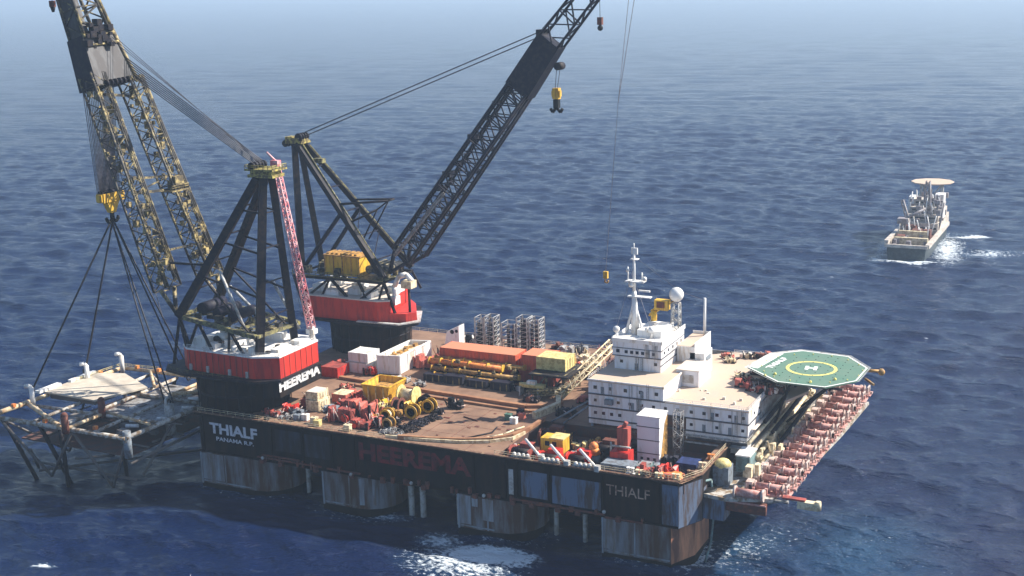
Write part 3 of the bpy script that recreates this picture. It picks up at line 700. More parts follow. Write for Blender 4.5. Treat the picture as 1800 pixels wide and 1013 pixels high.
for y in (13,14.5,16,17.5,19): mb.tube((19.5,y-.4,102.6),(19.5,y+.4,102.6),1.3,n=16)
part('apex_sheave', mb, 'steel', NC)
# machinery deck clutter inside the frame
mb = MB()
for i in range(34):
    x = random.uniform(-8,21); y = random.uniform(7,27); z = 54-(x+9)*.12
    if i%2: mb.box(x,x+random.uniform(1,4),y,y+random.uniform(.6,2.5),z-.6,z+random.uniform(.3,2.2))
    else: mb.tube((x,y,z),(x+random.uniform(-5,5),y+random.uniform(-4,4),z+random.uniform(-4,4)),.25,n=5)
part('frame_fitting', mb, 'boomol', NC)
mb = MB()
for x,z,r in ((-3,56,1.9),(3,55,1.7),(9,54.3,1.7)): mb.tube((x,11,z),(x,22,z),r,n=14)
part('boom_winch', mb, 'navy', NC)
# boom
FA,FB = Vector((-10.5,7.4,55)),Vector((-9.5,28.5,55)); HA,HB = Vector((-42.2,13.6,130)),Vector((-39.6,28.2,128))
for nm,(a,b) in zip('ab',((FA,HA),(FB,HB))):
    bl = part('boom_leg', MB().truss(a+(b-a)*.10,b,7.0,5.6,6.4,5.6,17,.42,.2,(0,1,0)).tube(a,a+(b-a)*.1+Vector((0,-3.2,0)),.7,n=6).tube(a,a+(b-a)*.1+Vector((0,3.2,0)),.7,n=6), 'boomol', NC)
    mb = MB(); d=(b-a).normalized(); up=Vector((0,1,0)).cross(d).normalized()
    if up.x<0: up=-up
    for k in range(60):
        p = a+(b-a)*(.12+.86*random.random()); q=p+Vector((0,random.uniform(-3,3),0))+up*random.uniform(-2.4,2.8)
        s_=random.uniform(.3,.9); mb.box(q.x-s_,q.x+s_,q.y-s_,q.y+s_,q.z-s_*1.4,q.z+s_*1.4)
    part('leg_fitting', mb, 'boomyel', bl)
    mb = MB(); o=up*2.9
    for q in (-3.3,-2.2): mb.tube(a+(b-a)*.1+o+Vector((0,q,0)),b+o+Vector((0,q,0)),.2,n=5)
    for k in range(44): p=a+(b-a)*(.1+.9*k/44)+o; mb.tube(p+Vector((0,-3.3,0)),p+Vector((0,-2.2,0)),.16,n=4)
    mb.truss(a+(b-a)*.12+o*.9+Vector((0,2.2,0)), b+o*.9+Vector((0,2.2,0)), .9,.6,.9,.6,20,.2,.14,(0,1,0))
    part('leg_walkway', mb, 'boomol', bl)
# cross frame between the legs with yellow cabin platform
mb = MB(); P1=lerp(FA,HA,.5); P2=lerp(FB,HB,.5)
beam(mb,P1,P2,.8); beam(mb,lerp(FA,HA,.56),lerp(FB,HB,.56),.7); beam(mb,P1,lerp(FB,HB,.56),.4); beam(mb,lerp(FA,HA,.92),lerp(FB,HB,.92),.9); beam(mb,lerp(FA,HA,.25),lerp(FB,HB,.25),.6)
part('boom_cross_frame', mb, 'boomol', NC)
P2=Vector(P2)
part('boom_cabin', MB().box(P2.x-2.5,P2.x+3.5,P2.y-5.5,P2.y+3,P2.z-.4,P2.z+.1).box(P2.x+.5,P2.x+3,P2.y-3,P2.y+1,P2.z,P2.z+4.6).rail([(P2.x+3.4,P2.y-5.4,P2.z+.1),(P2.x+3.4,P2.y+3,P2.z+.1)],1.6,.15,1.5), 'boomyel', NC)
# head: plated box, then the fly section out of the picture
HM = (HA+HB)/2; fd = Vector((-.30,-.05,.954)).normalized(); J0 = HM+Vector((-1,-.6,-3)); J1 = J0+fd*17; J2 = J1+fd*28
def boxbeam(mb,a,b,wa,ha,wb,hb,side=(0,1,0)):
    a=Vector(a);b=Vector(b);d=(b-a).normalized();s_=Vector(side);s_=(s_-d*s_.dot(d)).normalized();u=s_.cross(d).normalized();vs=[]
    for p,w0,h0 in ((a,wa,ha),(b,wb,hb)):
        for sx,sy in ((-1,-1),(1,-1),(1,1),(-1,1)): vs.append(p+s_*sx*w0/2+u*sy*h0/2)
    return mb.add(vs,[(0,1,5,4),(1,2,6,5),(2,3,7,6),(3,0,4,7),(3,2,1,0),(4,5,6,7)])
part('boom_head', boxbeam(MB(),J0,J1,18.5,8,14,7), 'plategrey', NC)
u_=Vector((0,1,0)).cross(fd).normalized(); u_ = u_ if u_.x>0 else -u_
s_=Vector((0,1,0)); s_=(s_-fd*s_.dot(fd)).normalized()
def hpnt(t,ws,hs): # point on the head: t along, ws across -1..1, hs height -1..1
    wd=18.5+(14-18.5)*t; hd=8-t
    return J0+(J1-J0)*t+s_*ws*wd/2+u_*hs*hd/2
mb=MB().add([hpnt(0,-1.02,-1.02),hpnt(1,-1.02,-1.02),hpnt(1,-1.02,1.02),hpnt(0,-1.02,1.02)],[(0,1,2,3)]).add([hpnt(0,-1.02,-1.03),hpnt(1,-1.02,-1.03),hpnt(1,1.02,-1.03),hpnt(0,1.02,-1.03)],[(0,1,2,3)])
part('head_side_plate', mb, 'navy', NC)
mb=MB()
for w_ in (1.04,): mb.tube(hpnt(-.05,w_,1),hpnt(1.1,w_,1),.8,n=6); mb.tube(hpnt(1.1,w_,1),J2+s_*4.5+u_*3,.7,n=6)
mb.tube(hpnt(.98,-1,1.05),hpnt(.98,1,1.05),.7,n=6).tube(hpnt(.78,-.9,1.1),hpnt(.78,1,1.1),.5,n=6).tube(hpnt(.98,-.3,1.05),hpnt(.78,.3,1.1),.5,n=6)
part('head_edge_beam', mb, 'boomyel', NC)
mb=MB()
for i in range(26):
    p=hpnt(random.uniform(.72,1.25),random.uniform(-1.05,.9),random.uniform(.9,1.4)); q=random.uniform(.4,1.3); mb.box(p.x-q,p.x+q,p.y-q,p.y+q,p.z-q*.8,p.z+q*.8)
for i in range(7):
    p=hpnt(.02,-.6+i*.22,1.1); mb.tube(p,p+s_*.8,1.1,n=10)
part('head_sheave', mb, 'steel', NC)
part('fly_section', MB().truss(J1,J2,12,6.5,8,5.5,6,.6,.32,(0,1,0)), 'boomol', NC)
part('fly_plate', boxbeam(MB(),J1-s_*4.4,J2-s_*3.2,2.6,6,2.2,5.4), 'plategrey', NC)
mb=MB()
for k in range(7):
    f=-1+k/3
    mb.tube((20.5,16+f*2.6,103.2),hpnt(.02+.075*k,1.0,1.0),.17,n=5)
for k in range(3): mb.tube((20.5,15+k,104),hpnt(.9,.9-.2*k,1.1),.1,n=4)
part('boom_pendant', mb, 'wire', NC)
mb=MB(); HK=Vector((-43,17.4,91))
for k in range(19):
    f=-1+k/9; top=Vector((-41.5-1.2*abs(f),17.2+f*6.3,128)); mb.tube(top,(HK.x,HK.y+f*4.6,HK.z),.17,n=4,cap=False)
    mb.tube(top+Vector((-1.6,0,-1)),(HK.x-1.2,HK.y+f*4.6,HK.z),.17,n=4,cap=False)
part('hoist_rope', mb, 'wirepale', NC)
part('tag_rope', MB().tube((-40.6,13,126),(-16,8,50),.1,n=4).tube((-39.6,16,118),(-14,9,56),.09,n=4), 'wire', NC)
# hook block
hb = thing('hook_block', 'large yellow hook block hanging from the nearer boom above the four lifting slings', 'hook', (-43,17.4,89.4), 'crane hook blocks')
part('sheave_case', MB().box(-44.6,-41.4,12.7,22.1,88.2,91.2).box(-44.2,-41.8,12.0,12.7,88.6,90.9).box(-44.2,-41.8,22.1,22.8,88.6,90.9), 'yellow', hb)
part('sheave', MB().tube((-43,12.9,91.1),(-43,21.9,91.1),1.2,n=14), 'steel', hb)
part('swivel', MB().add([(-44.2,14.6,88.2),(-41.8,14.6,88.2),(-41.8,20.2,88.2),(-44.2,20.2,88.2),(-43.9,16.3,84.4),(-42.1,16.3,84.4),(-42.1,18.5,84.4),(-43.9,18.5,84.4)],[(0,1,5,4),(1,2,6,5),(2,3,7,6),(3,0,4,7),(4,5,6,7),(3,2,1,0)]), 'yellow', hb)
mb=MB().tube((-43,17.4,84.5),(-43,17.4,82.2),.75,n=10); pts=[]
for sgn in (-1,1):
    mb.path([(-43,17.4,82.4),(-43,17.4+sgn*1.4,81.2),(-43,17.4+sgn*2.4,81.6),(-43,17.4+sgn*2.8,82.9)],.55,8)
part('ramshorn_hook', mb, 'black', hb)
# slings
SH = Vector((-43,17.4,81.6))
for (tx,ty,tz,lab,dbl) in ((-62.2,-7.6,27.0,'single dark sling running down to the left front white post of the topside',0),(-61.5,16.5,27.5,'single dark sling running down to the white post at the back of the topside',0),
                           (-13.0,3.0,25.5,'doubled dark sling running down to the ringed post on the right of the topside',1),(-24.5,27,26,'doubled dark sling ending behind the right end of the topside',1)):
    t = thing('lifting_sling', lab, 'sling', (tx,ty,tz), 'slings under the yellow hook block')
    e = Vector((tx,ty,tz)); s2 = SH+Vector((0,(ty-17)*.03,0))
    if dbl: 
        part('sling_rope', MB().tube(s2,e+Vector((-1.1,-.6,0)),.28,n=6), 'sling', t); part('sling_rope', MB().tube(s2,e+Vector((1.3,.7,0)),.28,n=6), 'sling', t)
    else: part('sling_rope', MB().tube(s2,e,.34,n=6), 'sling', t)
    part('sling_eye', MB().torus(tuple(e),1.0,.32,'x',12,6), 'sling', t)
# ---- far crane
FC = thing('heavy_lift_crane', 'farther heavy lift crane with dark boom raised to the upper right and yellow winch housing', 'crane', (12,88,38))
cx, cy = 11, 89
part('slew_platform', MB().prism([(-12,78),(-6,72),(30,72),(35.5,76),(37,80),(26,101),(20,103),(-8,103),(-12,98)],37.2,38.2), 'steel', FC)
hp2 = [(-10.5,78),(-6,73.6),(24,73.2),(28,75.2),(22,99),(-8,101),(-10.5,97)]
mh = part('machinery_house', MB().prism(hp2,38.2,46.0), 'red', FC)
part('house_roof', MB().prism([(x,y) for x,y in hp2],46.0,46.4), 'roofpale', mh)
part('front_apron', MB().prism([(28,75),(33.5,77),(36,80.5),(29,92),(24,97)],38.3,41.6), 'red', FC)
part('apron_walkway', MB().prism([(16,71.4),(33,72.4),(38.2,79),(31,93),(29,92),(36.2,80.4),(32.4,74),(16,73)],38.4,38.8), 'lightgrey', FC)
mb=MB()
for x,y,a,b,h in ((-8,80,5,5,2.4),(0,76,6,4,1.8),(8,79,5,5,2.2),(16,76,4,5,2),(-9,90,6,6,2.6),(20,86,5,5,2),(4,88,5,4,2)): mb.box(x,x+a,y,y+b,46.4,46.4+h)
part('roof_unit', mb, 'white', mh)
mb=MB(); Z=52.4
beam(mb,(-14,77,Z),(25,77,Z),1.2); beam(mb,(-14,97,Z),(25,97,Z),1.2)
for x in (-14,-4,6,16,25): beam(mb,(x,77,Z),(x,97,Z),.7)
part('base_frame', mb, 'steel', FC)
part('frame_walkway', MB().rail([(-14,76.2,Z+.8),(25,76.2,Z+.8)],1.3,.14,2.5).box(-14,25,75.8,76.4,Z+.5,Z+.8).box(13,25,77,86,Z+.4,Z+.7), 'olive', FC)
mb=MB()
for p,q in (((2,77,Z),(-6,75.5,46.2)),((2,77,Z),(10,75.5,46.2)),((2,77,Z),(-4,74,39)),((25,77,Z),(21,75,39)),((25,77,Z),(30,76.5,40)),((-14,77,Z),(-9,78,46)),((14,77,Z),(18,76,46)),((25,97,Z),(28,98,46)),((25,78,53),(16,75,46)),((-14,77,Z),(-9,76,39))): beam(mb,p,q,.8)
part('frame_strut', mb, 'steel', FC)
AP=(-16,88,100)
for foot,top,rr in (((24.5,78,54),(-15,85.8,100),1.25),((25,97,54),(-15,90.2,100),1.15),((-13.4,81.5,Z),(-16.6,86.4,100),1.35),((-13.8,95.5,Z),(-16.6,89.6,100),1.2)):
    part('gantry_leg', MB().tube(foot,top,rr*1.2,rr*1.1,n=4), 'steel', FC)
mb=MB()
f1,T1,f2,T2=(24.5,78,54),(-15,85.8,100),(25,97,54),(-15,90.2,100)
mb.tube(lerp(f1,T1,.48),(-12,80,54),.8,n=6); mb.tube(lerp(f2,T2,.48),(-12,95,54),.8,n=6)
for t in (.12,.3,.48,.66,.82): beam(mb,lerp(f1,T1,t),lerp(f2,T2,t),.45)
beam(mb,lerp(f1,T1,.12),lerp(f2,T2,.3),.3); beam(mb,lerp(f1,T1,.3),lerp(f2,T2,.48),.3)
part('gantry_brace', mb, 'navy', FC)
mb=MB()
for k in range(2): mb.tube(lerp((25,97,55.2),(-15,90.2,101.2),.02),lerp((25,97,55.2),(-15,90.2,101.2),.95),.55,n=5)
mb.tube((24.5,79,55.4),(-14,86.4,101.2),.35,n=5)
mb.box(-9,-5,86.5,89,93,94.6)
part('leg_stairway', mb, 'olive', FC)
mb=MB(); q0=lerp(f1,T1,.54); q1=lerp(f1,T1,.40)
mb.tube(q0,(23,86,80.5),.45,n=5).tube(q1,(18,86,77),.4,n=5).tube((23,86,80.5),(14,86,66),.3,n=5).tube((18,86,77),(11,85,64),.3,n=5).tube((23,86,80.5),(23,90,80.5),.3,n=5).tube((23,90,80.5),lerp(f2,T2,.54),.4,n=5).tube((18,86,77),(23,86,80.5),.3,n=5)
part('outrigger_frame', mb, 'steel', FC)
part('apex_platform', MB().box(-19.8,-12.6,85,91,100,101).box(-20.5,-17.4,86,90,101,102.4).box(-19.6,-13.6,84.9,85.1,101,102.2).box(-15.4,-12.8,86,90,101,101.8), 'apexyel', FC)
mb=MB()
for y in (85.5,87,88.5,90): mb.tube((-14,y-.4,102.4),(-14,y+.4,102.4),1.5,n=14); mb.tube((-20,y-.4,100),(-20,y+.4,100),1.3,n=14)
part('apex_sheave', mb, 'steel', FC)
part('winch_housing', MB().box(-1.6,13.6,79.4,86.4,53,60.2), 'yellow', FC)
mb=MB()
for x in (-1.6,2.2,6,9.8,13.2): mb.box(x,x+.35,79.1,79.4,53,60.2)
mb.box(-2,14,79,86.8,60.2,60.6)
for x in range(-1,13,2): mb.box(x,x+1.1,80,85.6,60.6,61.2)
part('housing_rib', mb, 'ochre', FC)
mb=MB()
for i in range(30):
    x=random.uniform(-13,24); y=random.uniform(77,96); mb.box(x,x+random.uniform(.8,3.5),y,y+random.uniform(.8,3),Z+.4,Z+random.uniform(1,3.6))
for x in (17,20,23): mb.tube((x,80,56),(x,92,56),1.5,n=12)
part('frame_fitting', mb, 'boomol', FC)
mb=MB().path([(27.5,80,46),(27.5,80,50.5),(29.5,80,54.4),(32.5,80,55.4),(35,80,53)],.95,8)
mb.box(26,28.5,78.4,82,44,47)
part('exhaust_duct', mb, 'white', FC)
part('operator_cab', MB().box(31.4,35.6,78,82,50.6,53.2), 'cream', FC)
part('cab_post', MB().tube((33.5,80,38),(33.5,80,50.6),.5,n=6), 'steel', FC)
# far boom
d0=Vector((24.6,88,55.5)); H1=Vector((76.5,88,121.5)); H2=Vector((86.6,88,135.2)); H3=Vector((126,88,180))
for s_y in (-1,1):
    a=Vector((24.6,88+s_y*6.0,55)); b=H1+Vector((0,s_y*2.4,0))
    d=(b-a).normalized(); up=Vector((0,1,0)).cross(d).normalized()
    bl=part('boom_leg', MB().truss(a+(b-a)*.1,b,2.6,8.0,2.2,7.6,15,.5,.27,(0,1,0)).tube(a,a+(b-a)*.1+up*3.4,.75,n=6).tube(a,a+(b-a)*.1-up*3.4,.75,n=6), 'navy', FC)
mb=MB(); a=Vector((24.6,88,55)); d=(H1-a).normalized(); up=Vector((0,1,0)).cross(d).normalized(); up=-up if up.z<0 else up
for t in (.13,.3,.46,.62,.8,.97):
    c=a+(H1-a)*t
    for q in (-3.4,3.4): beam(mb,c+up*q+Vector((0,-6*(1-t)-2.4,0)),c+up*q+Vector((0,6*(1-t)+2.4,0)),.35)
for t,s_ in ((.42,1.1),(.50,1.5),(.56,1.0),(.70,1.4),(.88,.8)):
    c=a+(H1-a)*t+up*4.4; mb.box(c.x-s_,c.x+s_,c.y-2,c.y+2,c.z-s_*.7,c.z+s_*.7)
part('boom_cross_frame', mb, 'navy', FC)
part('boom_walkway', MB().tube(a+(H1-a)*.12-up*3.8+Vector((0,-4,0)),H1-up*3.5+Vector((0,-3,0)),.3,n=5).truss(a+(H1-a)*.1+up*1+Vector((0,-9,0)),a+(H1-a)*.45+Vector((0,-6,0)),1.2,.8,1.2,.8,12,.18,.14,(0,1,0)), 'grey', FC)
part('boom_head', boxbeam(MB(),H1-(H2-H1)*.08,H2+(H2-H1)*.12,6.6,9.6,6.0,8.8), 'navy', FC)
part('head_sheave', MB().tube((90.4,86,128.4),(90.4,90,128.4),1.3,n=14).box(83.4,85.4,85,91,138,140.4), 'steel', FC)
part('fly_section', MB().truss(H2,H2+(H3-H2)*.50,5.4,7.6,4.6,6.6,5,.45,.3,(0,1,0)), 'navy', FC)
part('fly_plate', boxbeam(MB(),H2+(H3-H2)*.47,H3,4.8,7.2,3.2,4.6), 'navy', FC)
mb=MB()
for k,y in enumerate((85.8,87,89,90.2)): mb.tube((-13.4,y,102.2+(k>1)*1.8),(82.4,y,137.4+(k>1)*2.0),.15,n=4)
part('boom_pendant', mb, 'wire', FC)
part('fly_stay', MB().tube((84.4,88,140.6),(120,88,176.8),.12,n=4).tube((70,88,121.5),(83,88,138.6),.12,n=4).tube((57,88,104),(70,88,121.5),.1,n=4), 'wire', FC)
part('hoist_rope', MB().tube((89.6,87.4,128),(88.8,87.6,120.6),.12,n=4).tube((90.4,88.6,128),(89.2,88.4,120.6),.12,n=4).tube((104.8,88,155),(105,88,143.6),.1,n=4), 'wire', FC)
part('whip_rope', MB().tube((128,73,181),(121.2,62,119),.1,n=4).tube((121.2,62,119),(117.4,60,66.8),.09,n=4).tube((124,73,178),(121.2,62,119),.09,n=4), 'wirepale', FC)
h2_ = thing('hook_block', 'yellow and black hook block hanging under the dark head of the farther boom', 'hook', (89,88,118), 'crane hook blocks')
part('sheave_case', MB().box(88,90.2,86.9,89.1,117.6,121.2).box(87.6,90.6,87.2,88.8,118.4,120.4), 'yellow', h2_)
part('ballast', MB().box(88.2,90,87.1,88.9,114.6,117.4).tube((89.1,88,117),(89.1,88,118),.8,n=8), 'black', h2_)
part('ramshorn_hook', MB().path([(89,88,114.8),(87.6,88,113.2),(86.8,88,114.4)],.55,8).path([(89,88,114.8),(90.4,88,113.2),(91.2,88,114.4)],.55,8), 'black', h2_)
h3_ = thing('hook_block', 'small dark hook block with reddish top, under the uppermost visible tip of the farther boom', 'hook', (105,88,141), 'crane hook blocks')
part('sheave_case', MB().box(104.2,105.8,87.3,88.7,141.6,144), 'rust', h3_)
part('ballast', MB().sphere((105,88,140.6),.95,10,8).tube((105,88,140.5),(105,88,142),.5,n=8), 'black', h3_)
h4_ = thing('hook_block', 'tiny faint yellow hook hanging free over the sea, left of the white radar mast', 'hook', (117.4,60,65.4), 'crane hook blocks')
part('sheave_case', MB().box(116.7,118.1,59.5,60.5,64.6,66.8), 'yellow', h4_)
part('ramshorn_hook', MB().path([(117.4,60,64.8),(117.0,60,63.4),(118,60,63.2),(118.3,60,64)],.25,6), 'ochre', h4_)
h5_ = thing('hook_block', 'small dark hook block at the very top left corner, hanging beside the nearer boom', 'hook', (-60,17.5,152.6), 'crane hook blocks')
part('sheave_case', MB().box(-60.8,-59.2,16.8,18.2,151.9,153.9), 'rust', h5_)
part('ballast', MB().tube((-60,17.5,150.2),(-60,17.5,151.9),.4,.9,n=8), 'black', h5_)
part('hook_rope', MB().tube((-60,17.5,153.9),(-60,17.5,165),.12,n=4), 'wire', h5_)
# ---- red lattice crane standing on the near house
RC = thing('lattice_jib_crane', 'slim pink lattice jib crane leaning up from the red house past the black gantry', 'crane', (28,27,44.6))
part('crane_pedestal', MB().cyl(28,27,44.5,49,1.0,n=12).box(26.6,29.4,25.8,28.4,46.6,48.2), 'white', RC)
part('jib', MB().truss((28,27,48.6),(17.2,29,99.5),2.0,1.8,1.6,1.5,30,.22,.15,(0,1,0)), 'pink', RC)
part('jib_head', MB().box(15.4,18.2,28,30,99,102.4).tube((16.8,29,102.2),(13.6,29,104.8),.35,n=6), 'pink', RC)
part('jib_rope', MB().tube((17,29,101),(26.6,27,50),.09,n=4).tube((15,29,103),(24.5,27,52),.07,n=4), 'wire', RC)

# ================================================================ PLATFORM TOPSIDE (the load)
T = thing('platform_topside', 'steel platform topside with pale plated deck and white posts, slung over the sea', 'platform module', (-35,8,18))
zt=23.6
cor={'a':(-63,-23,zt),'b':(-8,-23,zt),'c':(-6,35,zt),'d':(-61,34,zt)}
mb=MB(); R8=.75
def tb(a,b,r=R8): mb.tube(a,b,r,n=8)
tb(cor['a'],cor['d']); tb(cor['d'],cor['c'])
tb((-62.5,-10,zt),(-30,-26,zt)); tb((-63,-23,zt),(-62.4,-8,zt),.9); 
part('edge_beam', mb, 'loadbeam', T)
mb=MB(); tb((-63,-23,zt-1),(-8,-23,zt-1),.8); tb((-8,-23,zt-1),(-6,35,zt-1),.8); tb((-62,-8,zt-1.5),(-8,-6,zt-1.5),.6); tb((-62,15,zt-1.5),(-6,15,zt-1.5),.7)
for x in (-48,-36,-22): tb((x,-23,zt-1.2),(x,34,zt-1.2),.6)
tb((-62,-8,zt-1),(-36,-23,zt-1),.5); tb((-22,15,zt-1),(-6,34,zt-1),.5); tb((-48,34,zt-1),(-22,15,zt-1),.5)
part('main_girder', mb, 'girder', T)
mb=MB(); tb((-48,34,zt),(-34,20,zt),.55); tb((-30,-26,zt),(-29.6,-8,zt),.6); tb((-29.6,-8,zt+.2),(-8,-12,zt),.5); tb((-22,15,zt),(-22,34,zt),.6); tb((-22,34,zt+.5),(-8,22,zt+.5),.6); tb((-22,15,zt+.3),(-7,26,zt+.3),.6)
part('deck_brace', mb, 'loadbeam', T)
part('deck_plating', MB().prism([(-64,-1.5),(-62.5,22),(-52,25.5),(-33,15.5),(-39.5,-2.5)],24.4,24.9), 'loaddeck', T)
part('plating_support', MB().box(-61,-41,-1,14,22.6,24.4), 'loadgrey', T)
part('plating_edge', MB().box(-64.6,-62.6,-4,6,24.9,25.8).box(-63.5,-62,10,22,24.9,25.7), 'white', T)
for (x,y,z,l) in ((-60.3,-9.4,23.6,0),(-60.6,16.2,24.2,0),(-58.6,31.4,23.8,0)):
    part('lifting_post', MB().tube((x,y,z-1),(x,y,z+5.2),.8,n=10).path([(x,y,z+5),(x-.4,y-.5,z+6),(x-1.8,y-1,z+5.8)],.7,8), 'white', T)
for (x,y) in ((-29.8,-9.6),(-29.5,-26)):
    part('lifting_post', MB().tube((x,y,22.5),(x,y,28.2),1.15,n=10).sphere((x,y,28.2),1.15,10,6), 'rust', T, 'rust red post')
part('caisson', MB().tube((-8.4,-22,24.6),(-8.4,-22,16),1.25,n=12), 'greyblue', T)
part('pad_eye', MB().torus((-13,3,26.0),1.5,.5,'x').tube((-13,3,14),(-13,3,25),1.6,n=10), 'lightgrey', T)
mb=MB()
for x,y in ((-61,-22),(-61,33),(-8,34),(-36,-22),(-36,33),(-22,-10),(-48,-20)): mb.tube((x,y,zt-1),(x+(10 if x<-36 else -8),y+(9 if y<0 else -6),-14),.7,n=8)
part('jacket_leg', mb, 'steel', T)
mb=MB()
for a,b in (((-61,-23,22),(-44,-20,4)),((-44,-20,4),(-30,-23,22)),((-30,-23,22),(-18,-20,4)),((-18,-20,4),(-8,-23,22)),((-62,-22,22),(-56,0,4)),((-56,0,4),(-60,16,22)),((-56,-16,6),(-12,-16,6)),((-56,-14,2),(-12,28,2)),((-8,-22,14),(-8,34,14)),((-8,0,22),(-9,-16,8)),((-50,-22,13),(-56,-14,3)),((-30,-23,13),(-20,-16,13))): mb.tube(a,b,.45,n=6)
part('jacket_brace', mb, 'loadgrey', T)
mb=MB()
for i in range(70):
    x=random.uniform(-56,-9); y=random.uniform(-20,30); z=random.uniform(15,22.3)
    if i%3==0: mb.box(x,x+random.uniform(1,4),y,y+random.uniform(1,3),z,z+random.uniform(.5,1.8))
    else:
        L=random.uniform(3,12); mb.tube((x,y,z),(x+(L if i%2 else 0),y+(0 if i%2 else L),z+random.uniform(-.6,.6)),random.uniform(.15,.45),n=5)
part('piping', mb, 'loadgrey', T)
part('lower_deck', MB().prism([(-58,-18),(-12,-18),(-10,30),(-56,30)],14.2,14.6), 'deckdark', T)
part('grating_deck', MB().box(-36,-9,-6,30,21.0,21.3).box(-46,-36,-20,-4,20.4,20.7), 'grey', T)
mb=MB()
for x,y,z,a in ((-30,-9,22.8,5),(-18,-12,21.8,4),(-14,-2,21.5,3),(-20,-8,22,3),(-12,8,22.4,4),(-16,16,22.5,5)): mb.tube((x,y,z),(x+a,y+1.2,z+.2),.6,n=7)
for i in range(12): x=random.uniform(-34,-10); y=random.uniform(-8,30); mb.box(x,x+1.6,y,y+.8,21,21.8)
part('white_fitting', mb, 'white', T)
mb=MB()
for (x,y) in ((-62,-16),(-62,24),(-54,34),(-44,34),(-30,34),(-14,34),(-40,-24),(-20,-23)): mb.box(x-.6,x+.6,y-.6,y+.6,zt+.4,zt+1.5)
part('orange_bracket', mb, 'orange', T)
part('topside_rail', MB().rail([(-61.5,12,24.9),(-60.5,33,24.5),(-44,34,24.5)],1.1,.07,2.2), 'yellowpale', T)
# ================================================================ DECK CARGO
def container(name, label, cat, x, y, z, L, W, H, m, roof, group=None, rot=0, door='+x'):
    """corrugated freight box, x,y = low corner"""
    t = thing(name, label, cat, (x+L/2, y+W/2, z), group)
    mb = MB().box(x,x+L,y,y+W,z,z+H-.12)
    k = max(3,int(L/1.1))
    for i in range(k):
        a = x+.3+(L-.6)*i/k
        for yy in (y-.14,y+W): mb.box(a,a+(L-.6)/k*.5,yy,yy+.14,z+.35,z+H-.5)
    k = max(2,int(W/1.1))
    for i in range(k):
        a = y+.3+(W-.6)*i/k; mb.box(x-.14,x,a,a+(W-.6)/k*.5,z+.35,z+H-.5)
    part('body', mb, m, t)
    part('roof', MB().box(x-.05,x+L+.05,y-.05,y+W+.05,z+H-.12,z+H), roof, t)
    mb = MB()
    for a,b in ((x,y),(x+L,y),(x,y+W),(x+L,y+W)): mb.box(a-.2,a+.2,b-.2,b+.2,z,z+H+.05)
    part('corner_post', mb, m, t)
    d = part('door', MB().box(x+L,x+L+.1,y+.3,y+W-.3,z+.3,z+H-.4), m, t)
    mb = MB()
    for q in (.25,.45,.55,.75): mb.tube((x+L+.16,y+W*q,z+.4),(x+L+.16,y+W*q,z+H-.5),.06,n=4)
    part('locking_bar', mb, 'lightgrey', d)
    return t
container('long_container','very long red container with faded roof, lying behind the yellow pipe bundles','container',53.4,66,28.6,28.6,8.2,5.6,'contred','controof')
container('freight_container','long dark red container underneath the very long red one','container',54,66.3,25,30.5,8,3.5,'reddull','contred')
container('freight_container','shorter red container standing right of the very long one, left of the yellow skip','container',84.6,66,29.6,9.8,8.6,5.2,'contred','controof')
container('freight_container','dull red container under the shorter red one on the right','container',84.2,65.6,25,11.6,9,4.5,'reddull','reddull')
container('office_container','white box container farthest left of the white ones, with louvred front','container',21.5,55.5,25,8.6,8,3.6,'white','roofpale')
container('office_container','white box container stacked on the farthest left white one','container',22.3,56.2,28.7,7.6,7.4,3.3,'white','white')
container('freight_container','small red container right beside the base of the red crane house rear','container',16.5,47.5,25,6.5,7,3.6,'red','reddull')
container('freight_container','cream container near the deck edge below the white crane lettering','container',33.2,14.6,25,4.4,6,3.4,'cream','cream')
container('freight_container','cream container stacked on the cream one below the crane lettering','container',32.8,15.2,28.5,4.2,5.6,2.6,'cream','roofpale')
container('freight_container','pinkish faded box behind the cream stack','container',36,25,25,5,5.5,2.8,'redpale','cream')
container('freight_container','grey blue low container in the winch well under the red pedestal machine','container',138.3,4,21.6,9,5,4.4,'greyblue','greyblue')
container('freight_container','small teal container at the right end of the grey blue one','container',147.8,6,21.6,3.2,4.5,4.2,'teal','grey')
container('freight_container','blue container at the foot of the right accommodation block','container',156.5,14,21.6,5.6,5,3.6,'blue','blue')
# white open-topped crate (long)
t = thing('open_top_container','long white open topped bin full of brownish scrap, beside the stacked white boxes','container',(38,68,25))
L0=[(33.4,57),(41,59),(41.4,80),(34,78)]
mb=MB()
for (a,b),(c,d) in zip(L0,L0[1:]+L0[:1]): mb.add([(a,b,25.4),(c,d,25.4),(c,d,31.4),(a,b,31.4)],[(0,1,2,3)]).tube((a,b,25),(a,b,31.6),.35,n=4).tube((a,b,31.5),(c,d,31.5),.4,n=4)
for q in (.25,.5,.75):
    for (a,b),(c,d) in zip(L0,L0[1:]+L0[:1]): mb.tube((a+(c-a)*q,b+(d-b)*q,25.3),(a+(c-a)*q,b+(d-b)*q,31.5),.22,n=4)
mb.prism(L0,25.1,25.4)
part('bin_wall', mb, 'white', t)
part('scrap_fill', MB().prism([(34,58),(40.6,59.6),(40.9,79.4),(34.4,77.4)],29.8,30.3), 'cream', t)
mb=MB()
for i in range(40): x=random.uniform(34.4,40); y=random.uniform(59,77); mb.box(x,x+random.uniform(.3,1.4),y,y+random.uniform(.3,2),30.2,30.3+random.uniform(.1,1.1))
part('scrap_piece', mb, 'ochre', t)
